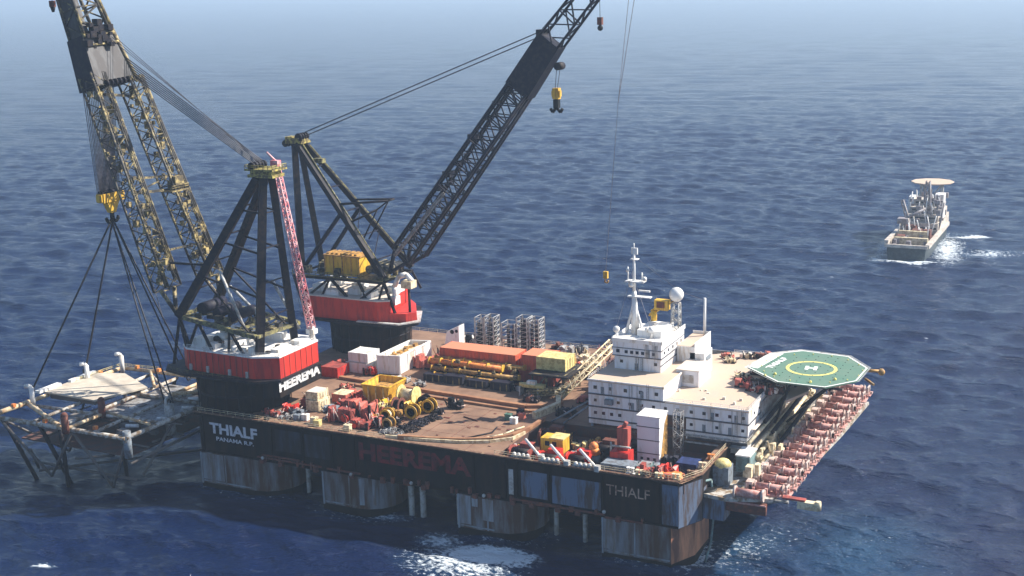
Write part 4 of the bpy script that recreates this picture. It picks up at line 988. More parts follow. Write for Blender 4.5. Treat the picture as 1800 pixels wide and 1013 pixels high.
# pipe handling bundles (yellow/ochre spreader bars on stands)
def bundle(label, x0, x1, y, z, r, m, n=1, grp='ochre spreader bars lying in front of the red containers'):
    t = thing('spreader_bar', label, 'spreader bar', ((x0+x1)/2, y, 25), grp)
    part('bar_tube', MB().tube((x0,y,z),(x1,y-.02*(x1-x0),z),r,n=12), m, t)
    mb=MB()
    for q in (0,.16,.33,.55,.8,1): x=x0+(x1-x0)*q; mb.tube((x-.25,y,z),(x+.25,y,z),r*1.35,n=12)
    part('clamp_ring', mb, 'yellow', t)
    mb=MB()
    for q in (.1,.5,.9): x=x0+(x1-x0)*q; mb.box(x-.5,x+.5,y-1,y+1,25,z-r*.7)
    part('stand', mb, 'steel', t)
bundle('bright orange and yellow spreader bar, nearest the deck, longest in sun', 51,79,62.6,30.2,1.0,'orange')
bundle('ochre spreader bar lying behind the bright orange one', 52,86,65,30.6,.8,'ochre')
bundle('lowest ochre spreader bar in front of the bright orange one', 53,86,60.4,28.4,.75,'ochre')
bundle('shaded yellow brown spreader bar under the others near the deck', 55,84,58.6,26.9,.7,'ochre')
mb=MB()
for i in range(60):
    x=random.uniform(51,85); y=random.uniform(58,64); z=random.uniform(25.2,31); mb.box(x,x+random.uniform(.3,1.5),y,y+random.uniform(.3,1),z,z+random.uniform(.3,1.2))
cr=thing('bar_cradle','dark cluttered cradle holding the ochre spreader bars','cradle',(68,61,25)); part('bar_cradle_piece', mb, 'boomol', cr)
for k,(x0,y0) in enumerate(((52,56),(60,55.6),(69,55.2),(78,55))):
    t=thing('dark_crate',('leftmost','second','third','rightmost')[k]+' of the dark crates in the shade before the ochre bars','crate',(x0+3.5,y0+1.5,25),'dark crates before the spreader bars')
    part('crate_body', MB().box(x0,x0+7.2,y0,y0+3,25,27.4+(k%2)*.5), 'navy', t)
    part('crate_rib', MB().box(x0+1,x0+1.4,y0-.12,y0,25,27.4).box(x0+3.4,x0+3.8,y0-.12,y0,25,27.4).box(x0+5.8,x0+6.2,y0-.12,y0,25,27.4), 'boomol', t)
# grey lattice racks at the far edge
def rack(label, x, y, w, d, h, z=25):
    t = thing('lattice_rack', label, 'rack', (x+w/2,y+d/2,z), 'grey lattice racks at the far deck edge')
    mb=MB()
    for a in (x,x+w):
        for b in (y,y+d): mb.tube((a,b,z),(a,b,z+h),.28,n=4)
    part('rack_post', mb, 'lightgrey', t)
    mb=MB(); n_=max(3,int(h/1.6))
    for k in range(1,n_+1):
        zz=z+h*k/n_
        for p,q in (((x,y),(x+w,y)),((x+w,y),(x+w,y+d)),((x+w,y+d),(x,y+d)),((x,y+d),(x,y))): mb.tube((*p,zz),(*q,zz),.12,n=4)
        mb.tube((x,y,zz-h/n_),(x+w,y,zz),.1,n=4); mb.tube((x+w,y,zz-h/n_),(x+w,y+d,zz),.1,n=4)
    part('rack_rung', mb, 'lightgrey', t)
    mb=MB()
    for k in range(9): a=x+.4+(w-.8)*random.random(); b=y+.4+(d-.8)*random.random(); mb.tube((a,b,z+.5),(a,b,z+h*random.uniform(.75,.98)),.28,n=5)
    part('stored_pipe', mb, 'navy', t)
rack('leftmost grey lattice rack, behind the very long red container',50.6,97,3.4,5,12.0)
rack('second grey lattice rack from the left, filled with dark pipes',54.6,97,3.6,5,12.6)
rack('middle low wide lattice rack holding dark pipes',62,96,5.2,5,11.2)
rack('fourth lattice rack from the left behind the gap between the red containers',67.6,97,4.0,5,13.4)
rack('rightmost grey lattice rack, tallest against the sea',72.0,98,3.8,5,13.0)
t=thing('gooseneck_vent','white tilted box with two dark ports, between red container top and leftmost lattice rack','vent',(49,84,25))
part('vent_body', MB().add([(44,84,25),(51,84,25),(51,88,25),(44,88,25),(46,84,34.5),(51,84,37.0),(51,88,37.0),(46,88,34.5)],[(3,2,1,0),(4,5,6,7),(0,1,5,4),(1,2,6,5),(2,3,7,6),(3,0,4,7)]), 'white', t)
part('vent_port', MB().tube((48.2,83.9,34.6),(48.2,84.1,34.6),.8,n=10).tube((50,83.9,35),(50,84.1,35),.6,n=10), 'black', t)
# red machinery pile behind the white bin and around
def machine(name,label,cat,x,y,z,s,m,m2,group=None,seed=0,n=9,h=3.0):
    rs=random.Random(seed+int(x*13+y*7)); t=thing(name,label,cat,(x,y,z),group); U=rs.uniform
    part('skid', MB().box(x-s,x+s,y-s*.6,y+s*.6,z,z+.3).box(x-s,x+s,y-s*.6,y-s*.5,z+.3,z+.6), 'steel', t)
    mb=MB(); k=3 if s<2.5 else 5
    for i in range(k):
        a_=x-s+2*s*(i+.1)/k; w_=2*s/k*U(.6,1.05); d_=s*U(.35,.6); hh=h*U(.45,1.0); q=U(-.15,.15)*s; sk=U(-.25,.25)
        mb.add([(a_,y-d_+q,z+.3),(a_+w_,y-d_+q,z+.3),(a_+w_,y+d_+q,z+.3),(a_,y+d_+q,z+.3),(a_+sk,y-d_*.8+q,z+hh),(a_+w_-sk*.5,y-d_*.8+q,z+hh*U(.8,1)),(a_+w_-sk*.5,y+d_*.7+q,z+hh),(a_+sk,y+d_*.7+q,z+hh)],[(3,2,1,0),(4,5,6),(4,6,7),(0,1,5,4),(1,2,6,5),(2,3,7,6),(3,0,4,7)])
    part('body', mb, m, t)
    dx=U(-.5,.6)*s; r_=h*U(.18,.27)
    part('drum', MB().tube((x+dx,y-s*.6,z+h*.34),(x+dx,y+s*.6,z+h*.34),r_,n=12).tube((x+dx,y-s*.62,z+h*.34),(x+dx,y-s*.54,z+h*.34),r_*1.4,n=12).tube((x+dx,y+s*.54,z+h*.34),(x+dx,y+s*.62,z+h*.34),r_*1.4,n=12), m2, t)
    for mm,cnt in ((m,n),('steel',n),('winchwhite',max(3,n//2))):
        mb=MB()
        for i in range(cnt):
            a=x+U(-s,s)*1.1; b=y+U(-s*.75,s*.75); q=U(.1,.38)
            if i%2: mb.box(a-q,a+q,b-q,b+q,z+.3,z+U(.5,h*.9))
            else: mb.tube((a,b,z+U(.3,h*.5)),(a+U(-1.8,1.8),b+U(-1.2,1.2),z+U(.5,h*1.05)),U(.09,.2),n=5)
        part('fitting', mb, mm, t)
    return t
machine('winch','faded red winch between the white open bin and the very long red container','winch',45,70,25,4.2,'redpale','reddull',h=5)
machine('winch','red winch right behind the faded one beside the white bin','winch',48,80,25,4,'redpale','lightgrey',h=5)
machine('winch','small red winch in front of the stacked white boxes','winch',31.5,55,25,2.2,'red','reddull',h=3.4)
machine('winch','dark red winch at the foot of the farther crane, left of the white boxes','winch',19,58,25,2.6,'reddull','steel',h=3.5)
machine('pump_unit','small bright red pump unit near the deck edge under the crane lettering','pump',29.5,11,25,2.6,'red','grey',h=3.2)
machine('pump_unit','small red and grey pump unit left of the bright red one at the deck edge','pump',26.5,6.4,25,2.2,'reddull','lightgrey',h=2.4)
machine('pump_unit','low grey white pump unit right of the cream container stack','pump',41.5,16,25,2.4,'greyblue','grey',h=2.4)
machine('pump_unit','pinkish pump unit behind the yellow skip','pump',47,37,25,3.6,'redpale','redpale',h=2.2)
machine('pump_unit','pale red pump unit at the far left of the skip row','pump',40,33,25,3,'redpale','reddull',h=2.2)
# red tarpaulin covered machine pair
for k,(x,y,s,h,m,lab) in enumerate(((49.5,10.5,4.4,5.0,'reddull','dark red power pack at the left end of the red machinery by the deck edge'),(54.5,14.5,4.2,6.4,'redpale','largest faded red power pack with peaked cover, behind the dark red one'),
      (58.5,7.2,3.4,2.8,'reddull','low dark red power pack right at the deck edge'),(62.6,9.6,2.3,4.2,'redpale','small faded red power pack at the right end of the red machinery'),(50.5,18.5,2.8,3.6,'red','bright red power pack behind the faded peaked one'))):
    machine('power_pack',lab,'power pack',x,y,25,s,m,'steel' if k%2 else 'red',h=h,n=14)
# yellow skip
t=thing('yellow_skip','large open yellow steel bin tapering downward, standing amid the deck machinery','skip',(52,32,25))
def skipwall(mb,B,Tp,z0,z1,th=.25):
    n=len(B)
    for i in range(n):
        j=(i+1)%n; mb.add([(*B[i],z0),(*B[j],z0),(*Tp[j],z1),(*Tp[i],z1)],[(0,1,2,3)])
        mb.tube((*Tp[i],z1),(*Tp[j],z1),.3,n=4); mb.tube((*B[i],z0),(*Tp[i],z1),.22,n=4)
Bq=[(47.6,28),(54.6,28),(54.6,36.5),(47.6,36.5)]; Tq=[(46,27),(56,27),(56,38),(46,38)]
mb=MB(); skipwall(mb,Bq,Tq,26,31.4); mb.prism(Bq,25.3,26)
part('bin_wall', mb, 'yellow', t)
part('bin_interior', MB().prism([(47.4,28.4),(54.8,28.4),(54.8,37),(47.4,37)],29.3,29.7), 'ochre', t)
mb=MB()
for a in (48.2,51,53.8): mb.box(a,a+.35,26.9,27.3,26,31)
part('stiffener', mb, 'yellowpale', t)
container('equipment_box','small yellow box against the left side of the yellow skip','box',43.4,32,25,2.4,4,3.6,'yellowpale','yellow')
# spool with pale yellow drum
t=thing('cable_reel','big pale yellow cable reel beside the yellow skip','reel',(61,31,25))
part('reel_drum', MB().tube((58.4,31,28.4),(63.6,31,28.4),2.0,n=18), 'cream', t)
part('reel_flange', MB().tube((58,31,28.4),(58.5,31,28.4),3.1,n=20).tube((63.4,31,28.4),(63.9,31,28.4),3.1,n=20), 'yellowpale', t)
part('reel_stand', MB().box(57.4,64.4,28.6,33.4,25,25.6).tube((58,31,25.4),(58.2,31,28.4),.35,n=5).tube((63.9,31,25.4),(63.7,31,28.4),.35,n=5), 'yellow', t)
# wheel frames
def reel(label,x,y,r,m,m2,ax='y',grp='yellow and dark cable reels right of the skip'):
    t=thing('cable_reel',label,'reel',(x,y,25),grp); d=(0,1,0) if ax=='y' else (1,0,0); w_=1.3
    a=Vector((x,y,25+r)); D=Vector(d)
    part('reel_flange', MB().tube(a-D*w_,a-D*(w_-.3),r,n=18).tube(a+D*(w_-.3),a+D*w_,r,n=18), m, t)
    part('reel_drum', MB().tube(a-D*w_,a+D*w_,r*.66,n=16), m2, t)
    part('reel_hub', MB().tube(a-D*(w_+.2),a+D*(w_+.2),r*.2,n=8), 'black', t)
reel('yellow cable reel with dark core, farthest right of the reel group',70.5,27.6,2.2,'yellow','black')
reel('yellow cable reel in the second row, nearer the deck edge',68.6,20.5,2.2,'yellow','steel')
reel('dark brown reel between the skip and the yellow reels',62,22.8,2.6,'rust','black','x')
reel('yellow cable reel facing left, in front of the dark brown reel',62.4,15.4,2.0,'yellow','cream')
reel('small ochre reel among the dark chains near the deck edge',66.8,9.2,1.8,'ochre','black')
reel('black cable reel behind the farthest right yellow reel',67,30.8,2.1,'steel','black')
machine('yellow_manifold','yellow valve manifold block in the middle of the reel group','manifold',65.6,25,25,2.6,'yellow','ochre',h=4.2,n=14)
machine('yellow_manifold','pale yellow valve manifold nearest the red power packs','manifold',58.6,20.6,25,2.4,'yellowpale','yellow',h=4,n=14)
machine('black_winch','lone black winch on the open brown deck, right of the yellow reels','winch',76.5,34,25,2.2,'black','steel',h=3.6)
machine('black_winch','low black winch touching the chain piles','winch',73.6,27.4,25,2.0,'steel','black',h=2.0)
# chains
def chain_pile(label,x,y,rx,ry,m,n,seed):
    rs=random.Random(seed); mb=MB()
    for i in range(n):
        a=rs.uniform(0,6.28); q=math.sqrt(rs.random()); px_=x+rx*q*math.cos(a); py_=y+ry*q*math.sin(a)
        mb.torus((px_,py_,25.15+rs.random()*.9*(1-q)),rs.uniform(.35,.8),.16,rs.choice('zzxy'),8,5)
    return solo('chain_pile',mb,m,label,'chain pile',(x,y,25),'piles of chain on the work deck')
chain_pile('grey chain pile nearest the deck edge, left end',69.2,6.4,3.6,2.6,'grey',60,1)
chain_pile('dark chain pile just behind the one nearest the edge',72.6,10.6,3.6,3.0,'steel',60,2)
chain_pile('purplish dark chain pile in the middle of the row',73,16.8,3.0,3.4,'navy',60,3)
chain_pile('dark chain pile farthest from the edge, by the low black winch',74.6,22,2.6,3.0,'steel',50,4)
chain_pile('small grey chain pile left of the cream containers',31.6,6.0,2.6,2.0,'grey',36,5)
# hoses, slings and scraps lying loose
def hose(name,label,cat,pts,r,m):
    return solo(name,MB().path(pts,r,6),m,label,cat,pts[0])
hose('hose','pale hose curving at the right edge of the open brown deck','hose',[(96,9,25.2),(99,13,25.3),(102,16,25.5),(103,21,25.3),(104.6,25,25.3)],.28,'cream')
hose('hose','dark hose lying beside the curved coaming','hose',[(88,7,25.2),(93,10,25.2),(98,17,25.3),(97,22,25.2)],.22,'steel')
hose('hose','white hose draped beside the red power packs','hose',[(44,8,25.3),(43,12,26.2),(46,14,25.4),(48,20,25.4)],.25,'lightgrey')
hose('pipe','thin pale pipe lying on deck right of the chains','pipe',[(83,27,25.2),(89,25,25.2)],.18,'rust')
for k,(x,y,m,lab) in enumerate(((38.2,6.5,'white','small white bollard box at the deck edge left of the red machinery'),(42.5,5,'cream','small cream box at the deck edge, nearest the red machinery'),(36,5.4,'greyblue','small grey box left of the white bollard box'),
     (45,3.2,'yellowpale','tiny yellow box on the very edge below the red machinery'),(56,3,'cream','cream toolbox on the deck edge under the low red power pack'),(97,30,'green','small green toolbox near the winch well corner'),(100.5,32,'redpale','pinkish toolbox at the winch well corner'),
     (100,27.5,'white','white toolbox at the winch well corner'),(98.6,35,'steel','black toolbox behind the pinkish toolbox'))):
    t=thing('toolbox',lab,'box',(x,y,25))
    part('box_body', MB().box(x-1,x+1,y-.8,y+.8,25,26.7), m, t); part('lid', MB().box(x-1.1,x+1.1,y-.9,y+.9,26.7,26.95), m, t); part('handle', MB().tube((x-.4,y,27.2),(x+.4,y,27.2),.1,n=5), 'black', t)
# gantry / gangway with yellow skip container right of red containers
container('freight_container','yellow green box container on the dark frame right of the red containers','container',92.6,60.6,32.2,10,7.6,4.2,'yellowpale','yellowpale')
t=thing('gangway_frame','dark and ochre trestle frame carrying the yellow green container','frame',(100,58,25))
mb=MB()
for x in (93,98,104):
    for y in (56,69): beam(mb,(x,y,25),(x,y,32),.6)
for a,b in (((93,56,25),(98,56,32)),((98,56,25),(104,56,32)),((93,56,31.9),(104,56,31.9)),((104,56,31.9),(104,69,31.9)),((93,69,31.9),(104,69,31.9))): beam(mb,a,b,.5)
part('frame_post', mb, 'boomol', t)
part('frame_deck', MB().box(92,106,55,71,31.6,32.1), 'steel', t)
part('gangway', MB().truss((104,52,27),(110,84,36.5),2.6,2.2,2.6,2.2,12,.26,.18,(1,0,0)), 'cream', t)
part('gangway', MB().truss((93,52,26.5),(106,54.5,28),2.2,1.6,2.2,1.6,8,.22,.15,(0,1,0)), 'boomyel', t)
t=thing('rescue_boat','pale green and white small boat on a cradle before the shorter red container','boat',(93,54.5,27))
mb=MB()
def hullmb(mb,x0,x1,y,w,z,h):
    st=[(0,.15),(.2,.8),(.5,1),(.8,.95),(1,.75)]; ring=[]
    for t_,q in st:
        x=x0+(x1-x0)*t_; ring.append([(x,y-w*q,z+h),(x,y-w*q*.7,z+h*.3),(x,y,z),(x,y+w*q*.7,z+h*.3),(x,y+w*q,z+h)])
    vs=[v for r in ring for v in r]; fs=[]
    for i in range(len(st)-1):
        for j in range(4): fs.append((i*5+j,(i+1)*5+j,(i+1)*5+j+1,i*5+j+1))
        fs.append((i*5+4,(i+1)*5+4,(i+1)*5,i*5))
    fs.append(tuple(range(5))); fs.append(tuple(20+j for j in range(5))[::-1]); return mb.add(vs,fs)
part('boat_hull', hullmb(mb,89,98,54.4,1.6,27.4,1.5), 'yellowpale', t)
part('boat_cabin', MB().box(92,95,53.6,55.2,28.9,30), 'white', t)
part('cradle', MB().box(89.5,90,52.8,56,25,28).box(96,96.5,52.8,56,25,28), 'lightgrey', t)
machine('winch','orange red winch left of the left accommodation block','winch',114,70,25,4,'redpale','red',h=8,n=16)
machine('winch','red winch with white frames tight against the left accommodation block','winch',117.5,78,25,3.6,'red','white',h=12,n=18)
machine('winch','cream and brown winch between the yellow green container and the left block','winch',104,80,25,4,'cream','ochre',h=7,n=16)
machine('winch','brown winch farther back beside the cream one','winch',110,90,25,4,'rust','cream',h=6,n=16)
machine('winch','white topped winch at the far deck edge behind the yellow green container','winch',97,92,25,4,'cream','lightgrey',h=6,n=16)
hose('boom_crutch','white and red long pole lying at the far deck edge right of the farther crane','pole',[(38,100,27),(47,102,28)],.7,'white')
machine('winch','dark winch at the far deck edge next to the long white pole','winch',48,100,25,2.6,'steel','grey',h=5)
for k in range(7):
    x=52+k*9.0 if k<6 else 120; machine('mooring_winch',('first','second','third','fourth','fifth','sixth','last')[k]+' low mooring winch along the far deck edge, counted from the left','winch',x,107.5,25,2.4,('rust','grey','reddull')[k%3],'steel','mooring winches along the far deck edge',h=2.8)
# ---- winch well machinery
def deckwinch(label,x,y,m,s=3.2,z=21.5,h=5):
    t=thing('anchor_winch',label,'winch',(x,y,z),'anchor winches in the dark well')
    part('winch_frame', MB().box(x-s,x+s,y-2.2,y+2.2,z,z+.5).box(x-s,x-s+.5,y-2.2,y+2.2,z,z+h*.8).box(x+s-.5,x+s,y-2.2,y+2.2,z,z+h*.8), m, t)
    part('winch_drum', MB().tube((x-s+.5,y,z+h*.45),(x+s-.5,y,z+h*.45),h*.34,n=14), 'steel', t)
    part('gearbox', MB().box(x-s*.3,x+s*.9,y+1,y+3.4,z,z+h).box(x-s*.8,x,y+1.2,y+2.8,z,z+h*.75), m, t)
    part('brake_disc', MB().tube((x-s+.1,y,z+h*.45),(x-s-.3,y,z+h*.45),h*.46,n=14), m, t)
for k,(x,y,m,lab) in enumerate(((112,7.6,'reddull','red anchor winch at the left end of the well, by the first white strut'),(118,17,'reddull','dull red anchor winch behind the left one'),(121.5,6.2,'red','red anchor winch between the first and second white struts'),(129.5,8.4,'red','large red anchor winch between the second and third white struts'),(114,24,'rust','brown red anchor winch at the back left corner of the well'),(133,19,'rust','dark brown anchor winch at the back of the well centre'))):
    deckwinch(lab,x,y,m)
deckwinch('brown red anchor winch at the back right of the well, under the left block',139.5,27,'rust')
t=thing('winch_cabin','yellow winch cabin with lit rim in the middle of the winch well','cabin',(120,14,21.5))
part('cabin_body', MB().box(116.6,123.6,11,15.6,24,28.2), 'yellow', t)
part('cabin_roof', MB().box(119.4,123.8,10.8,15.8,28.2,28.6), 'yellowpale', t)
part('cabin_base', MB().box(117,123,11.4,15.2,21.5,24), 'rust', t)
part('window', MB().box(118,119.4,10.92,11,26,27.4).box(120.2,121.6,10.92,11,26,27.4), 'window', t)
t=thing('capstan','orange and green domed capstan beside the third white strut','capstan',(132.4,12.6,21.5))
part('capstan_base', MB().cyl(132.4,12.6,21.5,25,2.2,1.7,16), 'teal', t); part('capstan_head', MB().cyl(132.4,12.6,25,27,2.1,1.2,16).sphere((132.4,12.6,27),1.4,12,6), 'orange', t)
t=thing('pedestal_machine','tall red pedestal machine standing on the grey blue container','machine',(141,11,21.5))
part('pedestal', MB().box(138.8,144.2,9,13.4,21.5,27.6), 'red', t); part('tower', MB().box(140,143.2,11.4,14,27.6,34).tube((141.6,12.6,34),(142.4,12.6,35.6),.6,n=8), 'reddull', t)
part('yoke', MB().tube((138.4,10.4,29),(144.4,10.4,29),.3,n=5).tube((138.6,10.4,27),(138.6,10.4,30),.3,n=5), 'lightgrey', t)
for k,(x,y) in enumerate(((115.4,5.4),(124,3.8),(133.2,3.4))):
    t=thing('white_strut',('left','middle','right')[k]+' of the three slanting white struts at the well edge','strut',(x,y,25),'slanting white struts')
    part('strut_tube', MB().tube((x-2.4,y+3.2,27.9),(x+5.4,y-3.2,25.6),.42,n=8), 'white', t)
    part('strut_foot', MB().box(x+4.7,x+6.1,y-3.9,y-2.4,24.9,26.6), 'lightgrey', t)
for k,(x,y) in enumerate(((115,1.2),(124.2,1.0),(134,.9))):
    t=thing('roller_fairlead',('left','middle','right')[k]+' row of white rollers on the deck edge by the struts','fairlead',(x,y,25.3),'white roller rows on the deck edge')
    mb=MB()
    for j in range(4): mb.sphere((x-2.1+j*1.4,y,26),.62,8,6)
    part('roller', mb, 'letterww', t); part('roller_base', MB().box(x-3,x+3,y-.6,y+.6,25.2,25.6), 'grey', t)
# covered items at the bow corner
machine('covered_machine','red brown covered machine at the deck corner, left','machine',152.4,5.6,21.6,3.4,'reddull','rust',h=6.0,n=12)
machine('covered_machine','red covered machine in the middle of the bow corner','machine',156,7.6,21.6,3,'red','redpale',h=5.4,n=12)
t=thing('orange_tarpaulin','bright orange tarpaulin sheet over gear at the bow corner of the deck','tarpaulin',(159,4,24))
vs=[];fs=[]
for i in range(9):
    for j in range(5): vs.append((154.6+i*.9,2.4+j*.9,25.9+.9*math.sin(i*.8)*math.cos(j)*.5+random.uniform(-.15,.15)-(.9 if i in(0,8) or j in(0,4) else 0)))
for i in range(8):
    for j in range(4): fs.append((i*5+j,(i+1)*5+j,(i+1)*5+j+1,i*5+j+1))
for i in range(len(vs)): pass
base=[(x,y,z-.25) for x,y,z in vs]; nb=len(vs)
mb=MB().add(vs+base, fs+[tuple(nb+q for q in f[::-1]) for f in fs]+[(i*5,i*5+nb,(i+1)*5+nb,(i+1)*5) for i in range(8)]+[(i*5+4,(i+1)*5+4,(i+1)*5+4+nb,i*5+4+nb) for i in range(8)])
part('sheet', mb, 'orange', t); part('gear_box', MB().box(155.2,161,3,5.6,21.6,25.2), 'rust', t)
mbp=None
for k,(x,y,m) in enumerate(((147.6,2,'white'),(150.4,1.4,'cream'),(152.4,1.2,'edge'),(156,1.2,'cream'),(158.6,1.4,'redpale'),(160.4,2.2,'cream'),(163.4,6,'edge'),(164.4,13,'cream'),(164.6,20,'orange'))):
    labs=('white bollard left of the red covered machine','cream bollard second from the left at the bow corner','brown bollard third from the left at the bow corner','cream bollard under the orange tarpaulin','pinkish bollard under the right of the tarpaulin','cream bollard just left of the deck corner','brown bollard on the slanted corner edge','cream bollard on the bow edge past the corner','orange bollard farther along the bow edge')
    t=thing('bollard',labs[k],'bollard',(x,y,25.1),'bollards round the bow corner')
    part('bollard_post', MB().cyl(x-.6,y,25.1,26.5,.42,n=8).cyl(x+.6,y,25.1,26.5,.42,n=8).cyl(x-.6,y,26.4,26.7,.58,n=8).cyl(x+.6,y,26.4,26.7,.58,n=8), m, t); part('bollard_base', MB().box(x-1.2,x+1.2,y-.6,y+.6,25.0,25.25), m, t)

EX = ((24,7,'reddull','steel',1.6,2.2,'small dull red pump unit at the left deck edge under the near crane','pump_unit','pump'),
 (33,10,'greyblue','steel',1.6,2.4,'small grey blue pump unit in front of the cream container stack','pump_unit','pump'),
 (31,18,'redpale','reddull',2.2,2.8,'faded red pump unit behind the bright one, by the cream stack','pump_unit','pump'),
 (43,20.5,'reddull','red',2.4,3.2,'dull red pump unit between the cream stack and the faded power packs','pump_unit','pump'),
 (45,26,'red','yellow',2.2,3.4,'red pump unit at the near left foot of the yellow skip','pump_unit','pump'),
 (57,25,'yellow','black',2.2,3.2,'yellow pump unit between the skip and the big cable reel','pump_unit','pump'),
 (55,20.8,'reddull','black',2.0,3.8,'dark red pump unit between power packs and yellow manifold','pump_unit','pump'),
 (63.5,19,'ochre','steel',2.0,2.8,'ochre pump unit behind the reel facing left','pump_unit','pump'),
 (60,13.4,'yellow','reddull',1.8,3.0,'yellow pump unit right of the faded power pack','pump_unit','pump'),
 (66,14,'steel','black',1.8,2.2,'black pump unit between the near yellow reels and the chains','pump_unit','pump'),
 (38,28,'lightgrey','steel',2.0,2.0,'grey pump unit behind the cream stack by the pinkish box','pump_unit','pump'),
 (28,24,'rust','steel',2.4,2.0,'rusty pump unit on the deck beside the crane pedestal','pump_unit','pump'),
 (33,38,'redpale','cream',2.4,2.2,'pinkish pump unit farther back between skip and white boxes','pump_unit','pump'),
 (54,50,'grey','lightgrey',2.0,2.0,'grey pump unit before the left dark crate','pump_unit','pump'),
 (46,52,'lightgrey','steel',2.6,2.2,'pale grey winch in front of the white open bin','winch','winch'),
 (88,58,'steel','grey',2.4,2.8,'black winch at the right end of the ochre bars','winch','winch'),
 (96,49,'steel','rust',2.6,2.6,'black winch at the foot of the trestle frame','winch','winch'),
 (101,62,'rust','steel',2.6,3.0,'rusty winch under the trestle frame','winch','winch'),
 (112,40,'steel','rust',3.0,3.0,'black winch between the work deck and the left block','winch','winch'),
 (113,54,'reddull','steel',3.0,3.4,'dull red winch beside the left block wall','winch','winch'),
 (86,98,'grey','white',3,5,'grey and white winch at the far edge right of the tallest rack','winch','winch'),
 (92,86,'ochre','rust',3,5,'ochre winch behind the shorter red container','winch','winch'),
 (99,78,'redpale','steel',3,6,'faded red winch right behind the yellow green container','winch','winch'))
for (x,y,m,m2,s_,h_,lab,nm,ct) in EX: machine(nm,lab,ct,x,y,25,s_,m,m2,h=h_,n=9)
WX = ((110,13,'yellow','steel',2,4,'yellow pump at the left wall of the well'),(117,27,'ochre','steel',2.4,3.4,'ochre pump at the back of the well beside the brown red winch'),
 (124,22,'yellowpale','grey',2.4,3.0,'pale yellow pump at the back of the well behind the cabin'),(127,14,'greyblue','steel',2,3.6,'grey blue pump between cabin and capstan'),
 (128,26,'ochre','rust',2.6,3.2,'second ochre pump at the back of the well, farther right'),(136,14,'steel','rust',2,4,'black pump behind the grey blue container'),
 (150,12,'greyblue','teal',2.2,3.6,'grey blue pump right of the small teal container'),(153,20,'navy','steel',2.4,3.4,'navy pump at the foot of the right block beside the blue container'),
 (158,9.6,'redpale','steel',2,5,'faded red pump behind the covered machines'))
for (x,y,m,m2,s_,h_,lab) in WX: machine('well_pump',lab,'pump',x,y,21.5,s_,m,m2,h=h_,n=9)
# machinery on the upper deck left of the helideck
for k,(x,y,m,h) in enumerate(((163,56,'redpale',2.6),(167,53.5,'reddull',2.4),(171,52,'redpale',3),(174,54,'rust',3),(160.5,64,'cream',2.2),(165.5,60.5,'reddull',2.2),(164,70,'rust',2.0))):
    labs=('pinkish roof winch, first of the cluster left of the helideck','dark red roof winch second in the cluster left of the helideck','pink roof winch third in the cluster, below the helideck edge','rusty roof winch at the right end of the cluster under the helideck','cream roof winch nearest the white vent house','dull red roof winch tucked behind the cluster','brown roof winch farthest back beside the helideck tip')
    machine('roof_winch',labs[k],'winch',x,y,35.4,2.2,m,'white' if k%2 else 'steel','winches on the roof beside the helideck',h=h,n=12)
for k,(x,y,m) in enumerate(((150,84,'redpale'),(155,87,'roofpale'),(159,88,'rust'),(163,89,'redpale'),(152,80,'cream'))):
    labs=('pink fan unit on the tan far roof, leftmost','pale fan unit second from the left on the tan far roof','brown fan unit third on the tan far roof','pink fan unit nearest the helideck tip on the far roof','cream fan unit in front of the others on the tan far roof')
    machine('roof_fan',labs[k],'fan unit',x,y,35.2,1.7,m,'cream','fan units on the far roof',h=2.2,n=8)
# yellow deck crane on the wheelhouse roof
t=thing('roof_crane','small yellow crane with dark window on the wheelhouse roof beside the white mast','crane',(132,66,48.5))
part('crane_column', MB().cyl(131,66.4,50.6,54,1.0,n=10), 'yellow', t)
part('crane_cab', MB().box(131.6,136,65,67.6,54.4,57.6), 'yellow', t)
part('cab_window', MB().box(132.4,135,64.9,65,55.2,57.2), 'rust', t)
part('crane_jib', MB().truss((130.6,66.4,53.4),(137,66.4,57.6),1.3,1.2,1.0,1,5,.22,.14,(0,1,0)).tube((129.4,66.4,52),(131.6,66.4,55),.35,n=6), 'yellow', t)
